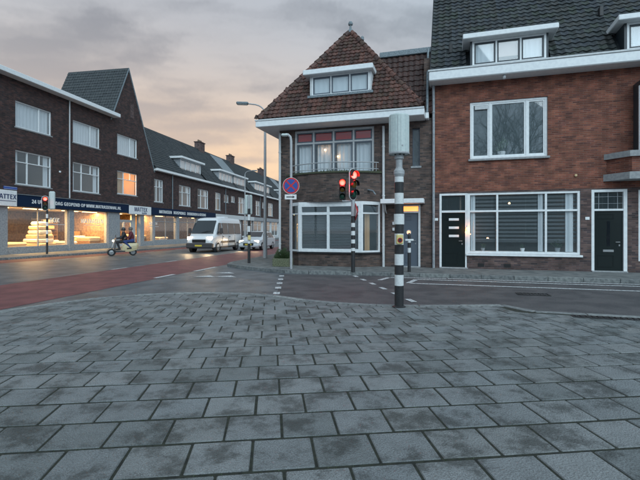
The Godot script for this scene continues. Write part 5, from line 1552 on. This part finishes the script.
	# signal before the showroom
	t = thing("traffic_signal", "striped traffic signal showing red in front of the mattress shop window", "traffic light", Vector3(-16.25, WALK, -25.6), 0.6)
	b = [[0.0, 0.7, k]]
	for i in 8: b.append([0.7 + i * 0.24, 0.94 + i * 0.24, w if i % 2 == 0 else k])
	bands(t, 0.06, b)
	part(t, "pole_top", Geo.new().cyl(Vector3(0, 2.6, 0), Vector3(0, 3.3, 0), 0.05, -1, 12), M.steel)
	signal_head(t, Transform3D(Basis(Vector3.UP, 0.0), Vector3(-0.1, 3.02, 0.12)), 0.28, 0.85, true, true)
	part(t, "side_head", Geo.new().cbox(0.1, 0.42, 2.65, 3.75, -0.2, 0.0, 0.06), M.cabinet)
	# lamps
	street_lamp("tall grey street lamp with curved arm standing beside the corner house eaves", Vector3(-2.81, WALK, -22.0), 7.85, 1.2, 0.1)
	street_lamp("farther street lamp with short arm in front of the terrace", Vector3(-9.6, WALK, -55.0), 9.0, 1.3, PI)
	# planter
	t = thing("planter_box", "low mossy stone planter with a dark shrub at the corner house", "planter", Vector3(-1.45, WALK, -17.05), RIGHT_TURN)
	var g := Geo.new()
	for q in [[-0.34, 0.34, 0.26, 0.32], [-0.34, 0.34, -0.2, -0.14], [-0.34, -0.28, -0.14, 0.26], [0.28, 0.34, -0.14, 0.26]]:
		g.cbox(q[0], q[1], 0, 0.32, q[2], q[3], 0.01)
	part(t, "box", g, M.planter)
	part(t, "soil", Geo.new().box(-0.28, 0.28, 0.02, 0.28, -0.14, 0.26), M.soil)
	g = Geo.new()
	for i in 1400:
		var d := Vector3(rng.randfn(), absf(rng.randfn()) * 0.9, rng.randfn()).normalized() * pow(rng.randf(), 0.4)
		var bump := 1.0 + 0.25 * sin(d.x * 9.0) + 0.2 * cos(d.z * 11.0)
		leaf(g, Vector3(d.x * 0.34, 0.3 + d.y * 0.34 * bump, 0.06 + d.z * 0.25), (d + Vector3(0, 0.6, 0)).normalized(), 0.06, 0.03)
	part(t, "shrub", g, M.leaf)

# ---------------------------------------------------------------- vehicles and people

func shell(secs: Array) -> Geo:
	# a vehicle body: rings [z, bottom, belt, top, half width low, at belt, at top] joined with soft normals
	var rings := []
	for s in secs:
		var yb: float = s[1]; var ym: float = s[2]; var yt: float = s[3]
		var half := [Vector2(s[4] * 0.9, yb), Vector2(s[4], yb + 0.08), Vector2(lerpf(s[4], s[5], 0.6), lerpf(yb, ym, 0.5)), Vector2(s[5], ym), Vector2(lerpf(s[5], s[6], 0.5) + 0.01, lerpf(ym, yt, 0.5)), Vector2(s[6], yt - (yt - ym) * 0.16), Vector2(s[6] * 0.9, yt - (yt - ym) * 0.03), Vector2(s[6] * 0.5, yt)]
		var ring_ := []
		for p in half: ring_.append(Vector3(p.x, p.y, s[0]))
		for i in range(half.size() - 1, -1, -1): ring_.append(Vector3(-half[i].x, half[i].y, s[0]))
		rings.append(ring_)
	var n: int = rings[0].size()
	var g := Geo.new()
	for i in rings.size() - 1:
		for k in n:
			var j := (k + 1) % n
			g.quad(rings[i][k], rings[i][j], rings[i + 1][j], rings[i + 1][k])
	for e in [0, rings.size() - 1]:
		for k in range(1, n - 1):
			if e == 0: g.tri(rings[e][0], rings[e][k + 1], rings[e][k])
			else: g.tri(rings[e][0], rings[e][k], rings[e][k + 1])
	# front faces must look outwards
	return g

func wheel(t: Node3D, x: float, r: float, z: float, wide: float) -> void:
	var s := signf(x)
	var o := Vector3(x, r, z)
	var ty := part(t, "wheel", Geo.new().lathe(o, Vector3.RIGHT * s, [[r * 0.62, -wide], [r * 0.95, -wide], [r, -wide * 0.8], [r, -wide * 0.15], [r * 0.94, 0.0], [r * 0.62, 0.0]], 24), M.tyre)
	part(ty, "rim", Geo.new().lathe(o, Vector3.RIGHT * s, [[r * 0.62, -wide], [r * 0.62, -0.01], [r * 0.55, -0.03], [r * 0.2, -0.02], [r * 0.12, 0.0], [0.0, 0.0]], 20), M.rim)

func pane_on(t: Node3D, called: String, q: Array, out: Vector3, m: Material) -> MeshInstance3D:
	# a slightly proud glass panel on a body, with edges
	var g := Geo.new()
	var p := []
	for v in q: p.append(v + out)
	var mid := Vector3.ZERO
	for v in q: mid += v / q.size()
	mid -= out * 4
	g.outq([p[0], p[1], p[2], p[3]], mid)
	for i in 4:
		var j := (i + 1) % 4
		g.quad(q[i] - out, q[j] - out, p[j], p[i])
	return part(t, called, g, m)

func head_lamp(t: Node3D, at: Vector3, size: Vector3, strength: float, energy: float) -> void:
	part(t, "headlight", Geo.new().cbox(at.x - size.x / 2, at.x + size.x / 2, at.y - size.y / 2, at.y + size.y / 2, at.z - size.z, at.z, 0.02), glow(Color(1.0, 0.88, 0.7), strength))
	var l := SpotLight3D.new()
	l.name = "headlight_beam"
	l.light_color = Color(1.0, 0.85, 0.65)
	l.light_energy = energy
	l.light_size = 0.06
	l.spot_range = 30.0
	l.spot_angle = 38.0
	l.spot_attenuation = 2.0
	l.shadow_enabled = true
	l.position = at + Vector3(0, 0, 0.03)
	l.rotation = Vector3(-0.12, PI, 0)      # shines along +z, a little down
	t.add_child(l, true)

func build_van() -> void:
	var t := thing("minibus", "white high roofed minibus driving down the shopping street with headlights on", "van", Vector3(-7.75, 0.004, -32.0), -0.2)
	var body := shell([[-2.6, 0.42, 1.15, 2.3, 0.9, 0.95, 0.8], [-2.52, 0.32, 1.15, 2.42, 0.98, 1.0, 0.86], [-1.0, 0.3, 1.15, 2.46, 1.0, 1.02, 0.88], [0.9, 0.3, 1.15, 2.44, 1.0, 1.02, 0.88], [1.3, 0.3, 1.15, 2.34, 1.0, 1.01, 0.84], [1.62, 0.3, 1.14, 1.98, 1.0, 1.0, 0.83], [1.95, 0.3, 1.1, 1.55, 0.99, 0.99, 0.84], [2.15, 0.3, 1.05, 1.26, 0.98, 0.97, 0.84], [2.45, 0.3, 0.95, 1.12, 0.96, 0.93, 0.8], [2.6, 0.32, 0.85, 0.98, 0.93, 0.88, 0.72], [2.66, 0.4, 0.7, 0.85, 0.86, 0.8, 0.62]])
	part(t, "body", body, M.vanpaint)
	pane_on(t, "windscreen", [Vector3(-0.8, 1.3, 2.15), Vector3(0.8, 1.3, 2.15), Vector3(0.72, 2.2, 1.46), Vector3(-0.72, 2.2, 1.46)], Vector3(0, 0.02, 0.03), M.carglass)
	for s in [-1, 1]:
		for a in [[1.15, 1.72, 2.05, 1.15], [0.1, 1.0, 1.0, 0.1], [-1.1, 0.0, 0.0, -1.1], [-2.3, -1.2, -1.2, -2.3]]:
			var top0: float = a[3]
			var top1: float = a[1] if a[1] < 1.1 else 1.42
			pane_on(t, "side_window", [Vector3(s * 1.005, 1.25, a[0]), Vector3(s * 1.005, 1.25, a[1] + (0.18 if a[1] > 1.1 else 0.0)), Vector3(s * 0.905, 2.05, top1), Vector3(s * 0.905, 2.05, top0)], Vector3(s * 0.036, 0, 0), M.carglass)
		wheel(t, s * 1.0, 0.35, 1.75, 0.24)
		wheel(t, s * 1.0, 0.35, -1.6, 0.24)
		part(t, "wheel_arch", Geo.new().lathe(Vector3(s * 0.8, 0.36, 1.75), Vector3.RIGHT * s, [[0.43, 0.0], [0.43, 0.212]], 20), M.bumper)
		var mr := part(t, "mirror", Geo.new().cbox(s * 1.19 - 0.1, s * 1.19 + 0.1, 1.3, 1.68, 1.62, 1.74, 0.03), M.bumper)
		part(mr, "mirror_arm", Geo.new().cyl(Vector3(s * 0.98, 1.4, 1.7), Vector3(s * 1.1, 1.4, 1.69), 0.03, -1, 8), M.bumper)
		head_lamp(t, Vector3(s * 0.73, 0.98, 2.62), Vector3(0.34, 0.2, 0.2), 7.0, 3.0)
		part(t, "side_trim", Geo.new().cbox(s * 1.01 - 0.02, s * 1.01 + 0.02, 0.62, 0.78, -1.2, 1.3, 0.008), M.bumper)
		for q in [1.06, -0.02, -1.16]:
			part(t, "door_seam", Geo.new().box(s * 1.018 - 0.008, s * 1.018 + 0.008, 0.42, 1.2, q, q + 0.018), M.black)
		for q in [0.85, -0.25]:
			part(t, "door_handle", Geo.new().cbox(s * 1.03 - 0.02, s * 1.03 + 0.02, 1.05, 1.1, q, q + 0.16, 0.008), M.bumper)
		part(t, "sill", Geo.new().cbox(s * 0.99 - 0.03, s * 0.99 + 0.03, 0.27, 0.4, -1.2, 1.3, 0.01), M.bumper)
	part(t, "bumper", Geo.new().cbox(-0.96, 0.96, 0.28, 0.66, 2.35, 2.74, 0.07), M.bumper)
	part(t, "grille", Geo.new().cbox(-0.5, 0.5, 0.68, 0.9, 2.6, 2.7, 0.02), M.black)
	part(t, "licence_plate", Geo.new().cbox(-0.26, 0.26, 0.42, 0.53, 2.74, 2.75, 0.004), plain(Color(0.65, 0.5, 0.06), 0.4))
	for s in [-1, 1]:
		part(t, "wiper", Geo.new().cyl(Vector3(s * 0.1, 1.34, 2.2), Vector3(s * 0.1 + 0.5, 1.5, 2.08), 0.012, -1, 6), M.black)
	# roof rack bars seen over the roof
	part(t, "roof_vent", Geo.new().cbox(-0.35, 0.35, 2.46, 2.56, -1.4, -0.8, 0.03), M.vanpaint)

func build_car() -> void:
	var t := thing("passenger_car", "white passenger car with headlights on following behind the minibus", "car", Vector3(-5.0, 0.004, -34.4), -0.2)
	part(t, "body", shell([[-2.05, 0.45, 0.8, 0.95, 0.75, 0.78, 0.6], [-1.95, 0.3, 0.85, 1.1, 0.84, 0.86, 0.66], [-1.5, 0.25, 0.88, 1.38, 0.87, 0.88, 0.6], [-0.6, 0.24, 0.88, 1.46, 0.88, 0.89, 0.62], [0.1, 0.24, 0.88, 1.42, 0.88, 0.89, 0.62], [0.7, 0.24, 0.88, 1.08, 0.88, 0.88, 0.66], [1.0, 0.24, 0.85, 0.96, 0.87, 0.86, 0.7], [1.7, 0.26, 0.72, 0.84, 0.85, 0.8, 0.6], [2.0, 0.32, 0.62, 0.7, 0.78, 0.7, 0.5]]), M.carpaint)
	pane_on(t, "windscreen", [Vector3(-0.62, 1.02, 0.86), Vector3(0.62, 1.02, 0.86), Vector3(0.54, 1.38, 0.18), Vector3(-0.54, 1.38, 0.18)], Vector3(0, 0.02, 0.012), M.carglass)
	for s in [-1, 1]:
		for a in [[-0.55, 0.5], [-1.45, -0.62]]:
			pane_on(t, "side_window", [Vector3(s * 0.87, 0.94, a[0]), Vector3(s * 0.87, 0.94, a[1]), Vector3(s * 0.68, 1.34, a[1] - (0.35 if a[1] > 0 else 0.0)), Vector3(s * 0.68, 1.34, a[0] + (0.2 if a[0] < -1 else 0.0))], Vector3(s * 0.02, 0.005, 0), M.carglass)
		wheel(t, s * 0.88, 0.31, 1.25, 0.2)
		wheel(t, s * 0.88, 0.31, -1.25, 0.2)
		head_lamp(t, Vector3(s * 0.58, 0.66, 1.95), Vector3(0.34, 0.16, 0.2), 9.0, 4.0)
		part(t, "mirror", Geo.new().cbox(s * 0.98 - 0.1, s * 0.98 + 0.08, 0.95, 1.08, 0.5, 0.62, 0.03), M.carpaint)
	part(t, "bumper", Geo.new().cbox(-0.8, 0.8, 0.24, 0.5, 1.75, 2.06, 0.07), M.carpaint)
	part(t, "grille", Geo.new().cbox(-0.4, 0.4, 0.36, 0.56, 1.98, 2.08, 0.015), M.black)
	part(t, "licence_plate", Geo.new().cbox(-0.26, 0.26, 0.4, 0.51, 2.08, 2.09, 0.003), plain(Color(0.65, 0.5, 0.06), 0.4))

func blob(bones: Array, cell: float, k := 0.035) -> Geo:
	# bones: [from, to, radius, radius, colour]; a smooth union of tapered capsules meshed as surface nets
	var lo := Vector3.ONE * 99
	var hi := -lo
	for b in bones:
		for e in [[b[0], b[2]], [b[1], b[3]]]:
			lo = lo.min(e[0] - Vector3.ONE * (e[1] + 0.08))
			hi = hi.max(e[0] + Vector3.ONE * (e[1] + 0.08))
	var n := Vector3i(((hi - lo) / cell).ceil()) + Vector3i.ONE
	var f := PackedFloat32Array()
	f.resize(n.x * n.y * n.z)
	f.fill(1.0)
	var near := PackedFloat32Array()
	near.resize(f.size())
	near.fill(1.0)
	var who := PackedInt32Array()
	who.resize(f.size())
	for bi in bones.size():
		var b: Array = bones[bi]
		var a: Vector3 = b[0]
		var d: Vector3 = b[1] - a
		var l2 := maxf(d.length_squared(), 1e-6)
		var m: float = maxf(b[2], b[3]) + 0.08
		var c0 := Vector3i(((a.min(b[1]) - Vector3.ONE * m - lo) / cell).floor()).clamp(Vector3i.ZERO, n - Vector3i.ONE)
		var c1 := Vector3i(((a.max(b[1]) + Vector3.ONE * m - lo) / cell).ceil()).clamp(Vector3i.ZERO, n - Vector3i.ONE)
		for z in range(c0.z, c1.z + 1):
			for y in range(c0.y, c1.y + 1):
				for x in range(c0.x, c1.x + 1):
					var p := lo + Vector3(x, y, z) * cell
					var t := clampf((p - a).dot(d) / l2, 0, 1)
					var e := (p - a - d * t).length() - lerpf(b[2], b[3], t)
					var i := (z * n.y + y) * n.x + x
					if e < near[i]:
						near[i] = e
						who[i] = bi
					var h := clampf(0.5 + 0.5 * (f[i] - e) / k, 0, 1)
					f[i] = lerpf(f[i], e, h) - k * h * (1 - h)
	var at := {}
	var st := Vector3i(1, n.x, n.x * n.y)
	var val := func(i: int) -> float: return f[i]
	for z in n.z - 1:
		for y in n.y - 1:
			for x in n.x - 1:
				var i := (z * n.y + y) * n.x + x
				var s := 0
				for q in 8:
					if f[i + (q & 1) + (n.x if q & 2 else 0) + (st.z if q & 4 else 0)] < 0: s |= 1 << q
				if s == 0 or s == 255: continue
				var sum := Vector3.ZERO
				var cnt := 0
				for q in 8:
					for ax in 3:
						if q & (1 << ax): continue
						var r := q | (1 << ax)
						if ((s >> q) & 1) == ((s >> r) & 1): continue
						var fa := f[i + (q & 1) + (n.x if q & 2 else 0) + (st.z if q & 4 else 0)]
						var fb := f[i + (r & 1) + (n.x if r & 2 else 0) + (st.z if r & 4 else 0)]
						var pa := Vector3(q & 1, (q >> 1) & 1, (q >> 2) & 1)
						var pb := Vector3(r & 1, (r >> 1) & 1, (r >> 2) & 1)
						sum += pa.lerp(pb, fa / (fa - fb))
						cnt += 1
				var grad := Vector3(f[i + 1] - f[i] + f[i + 1 + n.x] - f[i + n.x], f[i + n.x] - f[i] + f[i + n.x + 1] - f[i + 1], f[i + st.z] - f[i] + f[i + st.z + 1] - f[i + 1])
				at[i] = [lo + (Vector3(x, y, z) + sum / cnt) * cell, grad.normalized(), bones[who[i]][4]]
	var g := Geo.new()
	g.colored = true
	for i in at:
		var z: int = i / st.z
		var y: int = (i % st.z) / n.x
		var x: int = i % n.x
		for ax in 3:
			var j: int = i + [1, st.y, st.z][ax]
			if (f[i] < 0) == (f[j] < 0): continue
			var u: int = [st.y, st.z, 1][ax]
			var w: int = [st.z, 1, st.y][ax]
			var ids := [i, i - u, i - u - w, i - w]
			var ok := true
			for q in ids:
				if not at.has(q): ok = false
			if not ok: continue
			if f[i] > 0: ids.reverse()
			var P := []
			for q in ids: P.append(at[q])
			for tr in [[0, 1, 2], [0, 2, 3]]:
				g.v.append(P[tr[0]][0]); g.v.append(P[tr[2]][0]); g.v.append(P[tr[1]][0])
				g.n.append(P[tr[0]][1]); g.n.append(P[tr[2]][1]); g.n.append(P[tr[1]][1])
				g.c.append(P[tr[0]][2]); g.c.append(P[tr[2]][2]); g.c.append(P[tr[1]][2])
	return g

func seated(label: String, at: Vector3, turn: float, jacket: Color, legs: Color, reach: Vector3, foot: Vector3, helmet: Material) -> void:
	# a person sitting astride, +z ahead, hips at the origin
	var t := thing("person", label, "person", at, turn, "people on the scooter")
	var skin := Color(0.42, 0.25, 0.18)
	var shoe := Color(0.02, 0.02, 0.022)
	var bones := []
	bones.append([Vector3(0, 0.1, 0), Vector3(0, 0.32, 0.03), 0.15, 0.16, jacket])
	bones.append([Vector3(0, 0.32, 0.03), Vector3(0, 0.5, 0.05), 0.17, 0.13, jacket])
	bones.append([Vector3(-0.12, 0.5, 0.04), Vector3(0.12, 0.5, 0.04), 0.085, 0.085, jacket])
	bones.append([Vector3(0, 0.52, 0.05), Vector3(0, 0.66, 0.07), 0.06, 0.055, skin])
	bones.append([Vector3(0, 0.7, 0.08), Vector3(0, 0.79, 0.075), 0.09, 0.1, skin])
	bones.append([Vector3(0, 0.69, 0.17), Vector3(0, 0.73, 0.17), 0.016, 0.012, skin])
	for s in [-1, 1]:
		var sh := Vector3(s * 0.19, 0.48, 0.04)
		var hand := Vector3(s * reach.x, reach.y, reach.z)
		var el := (sh + hand) / 2 + Vector3(s * 0.07, -0.09, -0.02)
		bones.append([sh, el, 0.07, 0.055, jacket])
		bones.append([el, hand, 0.053, 0.04, jacket])
		bones.append([hand, hand + Vector3(0, -0.01, 0.07), 0.038, 0.034, skin])
		var hip := Vector3(s * 0.1, 0.06, 0.02)
		var knee := Vector3(s * 0.17, 0.02, 0.42)
		var ft := Vector3(s * foot.x, foot.y, foot.z)
		bones.append([hip, knee, 0.1, 0.07, legs])
		bones.append([knee, ft + Vector3(0, 0.06, -0.02), 0.068, 0.045, legs])
		bones.append([ft + Vector3(0, 0.02, -0.04), ft + Vector3(0, 0, 0.16), 0.05, 0.04, shoe])
	bones.append([Vector3(-0.08, 0.06, -0.02), Vector3(0.08, 0.06, -0.02), 0.13, 0.13, legs])
	var m := plain(Color.WHITE, 0.8)
	m.vertex_color_use_as_albedo = true
	part(t, "body", blob(bones, 0.026), m)
	part(t, "helmet", Geo.new().lathe(Vector3(0, 0.72, 0.065), Vector3.UP, [[0.118, 0.0], [0.128, 0.05], [0.125, 0.1], [0.1, 0.15], [0.055, 0.175], [0.0, 0.182]], 18), helmet)

func build_scooter() -> void:
	var at := Vector3(-11.9, 0.004, -25.9)
	var turn := -1.08
	var t := thing("motor_scooter", "cream and dark motor scooter with two riders crossing before the shop entrance", "scooter", at, turn)
	wheel(t, 0.055, 0.215, 0.6, 0.12)
	wheel(t, 0.06, 0.215, -0.58, 0.13)
	var cream := plain(Color(0.55, 0.46, 0.28), 0.3)
	part(t, "tail_body", shell([[-0.9, 0.6, 0.66, 0.72, 0.06, 0.08, 0.06], [-0.78, 0.34, 0.6, 0.76, 0.17, 0.2, 0.15], [-0.4, 0.24, 0.56, 0.76, 0.2, 0.23, 0.17], [-0.1, 0.24, 0.5, 0.74, 0.15, 0.17, 0.13], [0.02, 0.28, 0.45, 0.6, 0.1, 0.1, 0.08]]), cream)
	part(t, "footboard", Geo.new().cbox(-0.17, 0.17, 0.24, 0.31, -0.15, 0.4, 0.02), M.bumper)
	part(t, "leg_shield", Geo.new().prism(PackedVector2Array([Vector2(-0.18, 0.3), Vector2(0.18, 0.3), Vector2(0.2, 0.62), Vector2(0.13, 0.92), Vector2(-0.13, 0.92), Vector2(-0.2, 0.62)]), Vector3(0, 0, 0.42), Vector3.RIGHT, Vector3(0, 1, -0.08), Vector3(0, 0, 0.06)), M.bumper)
	part(t, "front_fender", Geo.new().lathe(Vector3(-0.075, 0.245, 0.6), Vector3.RIGHT, [[0.23, 0.0], [0.25, 0.02], [0.25, 0.13], [0.23, 0.15]], 18), M.bumper)
	part(t, "fork", Geo.new().cyl(Vector3(0, 0.3, 0.62), Vector3(0, 0.95, 0.42), 0.035, -1, 8), M.steel)
	part(t, "seat", Geo.new().cbox(-0.13, 0.13, 0.74, 0.82, -0.75, 0.0, 0.03), M.black)
	part(t, "handlebar", Geo.new().tube([Vector3(-0.33, 1.02, 0.34), Vector3(-0.12, 0.98, 0.42), Vector3(0.12, 0.98, 0.42), Vector3(0.33, 1.02, 0.34)], [0.017, 0.02, 0.02, 0.017], 8), M.black)
	head_lamp(t, Vector3(0, 0.9, 0.56), Vector3(0.14, 0.1, 0.1), 6.0, 0.6)
	for s in [-1, 1]:
		part(t, "mirror", Geo.new().lathe(Vector3(s * 0.34, 1.2, 0.36), Vector3.BACK, [[0.0, 0.0], [0.06, 0.0], [0.06, 0.015], [0.0, 0.015]], 12).cyl(Vector3(s * 0.28, 1.01, 0.36), Vector3(s * 0.34, 1.16, 0.365), 0.007, -1, 6), M.black)
	var b := Basis(Vector3.UP, turn)
	seated("person in dark jacket and helmet steering the scooter", at + b * Vector3(0, 0.8, -0.12), turn, Color(0.025, 0.025, 0.03), Color(0.03, 0.03, 0.035), Vector3(0.3, 0.24, 0.45), Vector3(0.14, -0.42, 0.3), plain(Color(0.03, 0.03, 0.035), 0.3))
	seated("person in maroon jacket and blue trousers riding behind the driver", at + b * Vector3(0, 0.83, -0.52), turn, Color(0.11, 0.02, 0.035), Color(0.03, 0.05, 0.16), Vector3(0.17, 0.22, 0.34), Vector3(0.2, -0.4, 0.1), plain(Color(0.12, 0.1, 0.09), 0.35))

# bare winter trees behind the camera; the windows of the red house mirror them
func bare_tree(label: String, at: Vector3, height: float) -> void:
	var t := thing("bare_tree", label, "tree", at, 0.0, "bare winter trees behind the paved corner")
	var trunk := Geo.new().tube([Vector3.ZERO, Vector3(0.03, 0.4, 0), Vector3(0.08, height * 0.22, 0.05), Vector3(0.02, height * 0.42, 0.1)], [0.34, 0.24, 0.19, 0.14], 10)
	part(t, "trunk", trunk, M.bark)
	var g := Geo.new()
	for k in 9:
		var f := 0.2 + 0.22 * k / 8.0
		var a := k * 2.4
		grow(g, Vector3(0.05, height * f, 0.06), Vector3(cos(a) * 0.8, 1.0 + f, sin(a) * 0.8).normalized(), height * 0.2, 0.1, 0)
	part(t, "crown", g, M.bark)

func grow(g: Geo, p: Vector3, dir: Vector3, l: float, r: float, level: int) -> void:
	var mid := p + dir * l * 0.5 + Vector3(rng.randf_range(-1, 1), rng.randf_range(-0.3, 0.6), rng.randf_range(-1, 1)) * l * 0.08
	var end := p + dir * l + Vector3(0, l * 0.06, 0)
	g.tube([p, mid, end], [r, r * 0.82, r * 0.62], 5 if level < 3 else 3, false)
	if level >= 5: return
	for k in (3 if level < 4 else 2):
		var d := (dir + Vector3(rng.randfn(), rng.randfn() * 0.6 + 0.2, rng.randfn()) * 0.55).normalized()
		grow(g, end if k < 2 else mid, d, l * rng.randf_range(0.62, 0.85), maxf(r * 0.6, 0.008), level + 1)

# ---------------------------------------------------------------- the scene

func _ready() -> void:
	rng.seed = 4711
	var cam := Camera3D.new()
	cam.name = "camera"
	cam.projection = Camera3D.PROJECTION_FRUSTUM
	cam.near = 0.05
	cam.far = 900.0
	cam.size = 0.05 * 480.0 / 430.0
	cam.frustum_offset = Vector2(0, -0.05 * 10.0 / 430.0)      # a little lens shift keeps the uprights upright
	cam.position = Vector3(0, EYE, 0)
	add_child(cam)
	cam.current = true
	var env := Environment.new()
	env.background_mode = Environment.BG_SKY
	var sm := PanoramaSkyMaterial.new()
	sm.panorama = ImageTexture.create_from_image(dusk_sky())
	var sky := Sky.new()
	sky.sky_material = sm
	env.sky = sky
	env.tonemap_mode = Environment.TONE_MAPPER_LINEAR
	env.tonemap_exposure = 1.45
	env.sdfgi_enabled = true
	env.ssao_enabled = true
	env.ssil_enabled = true
	var we := WorldEnvironment.new()
	we.name = "world_environment"
	we.environment = env
	add_child(we)
	var back_fill := DirectionalLight3D.new()  # wide soft fill added from behind the viewer, where no sun stands
	back_fill.name = "dusk_fill_light"
	back_fill.light_energy = 0.5
	back_fill.light_angular_distance = 60.0
	back_fill.light_color = Color(0.88, 0.96, 1.0)
	back_fill.shadow_enabled = true
	back_fill.rotation = Vector3(-0.62, 0.3, 0)
	add_child(back_fill)

	make_materials()
	build_ground()
	build_left()
	build_corner_house()
	build_red_house()
	build_rear_houses()
	build_pots()
	# lamps in the rooms
	for a in [[-4.6, 4.85, -0.185, "first glowing globe lamp behind the curtained balcony window", 0.02], [-4.05, 4.55, -0.185, "second glowing globe lamp, the lower one, behind the balcony window", 0.02], [1.12, 1.38, -1.0, "small glowing lamp behind the blind next to the black door", 0.035], [1.72, 1.22, -1.0, "second small glowing lamp behind the blind of the red brick house", 0.035], [2.6, 2.62, -1.9, "glowing lamp high in the room behind the long ground floor window", 0.05]]:
		ceiling_lamp(RIGHT_TURN, RIGHT_AT, Vector3(a[0], a[1], a[2]), a[3], Color(1.0, 0.75, 0.5), a[4], 0.04, "", 6.0)
	var wl := thing("wall_lamp", "small warm lamp on the frame beside the black door with three slots", "lamp", RIGHT_AT + Basis(Vector3.UP, RIGHT_TURN) * Vector3(0.905, 1.6, 0.0), RIGHT_TURN)
	part(wl, "bracket", Geo.new().cbox(-0.025, 0.025, -0.06, 0.06, -0.01, 0.03, 0.006), M.steel)
	part(wl, "glass_bulb", Geo.new().lathe(Vector3(0, -0.03, 0.06), Vector3.UP, [[0.0, -0.05], [0.03, -0.03], [0.035, 0.02], [0.02, 0.06], [0.0, 0.065]], 12), glow(Color(1.0, 0.6, 0.28), 3.0))
	lamp(wl, Vector3(0, -0.03, 0.06), Color(1.0, 0.6, 0.28), 0.12, 0.03)
	build_furniture()
	build_van()
	build_car()
	build_scooter()
	bare_tree("bare winter tree behind the camera, mirrored in the upper window", Vector3(2.6, 0.12, 9.0), 14.0)
	bare_tree("bare winter tree behind the camera on the street side", Vector3(-3.6, 0.12, 13.0), 13.0)
	for c in get_children():
		if c is Node3D: shade(c)

func shade(o: Node) -> void:
	if o is GeometryInstance3D: o.cast_shadow = GeometryInstance3D.SHADOW_CASTING_SETTING_ON
	for c in o.get_children(): shade(c)
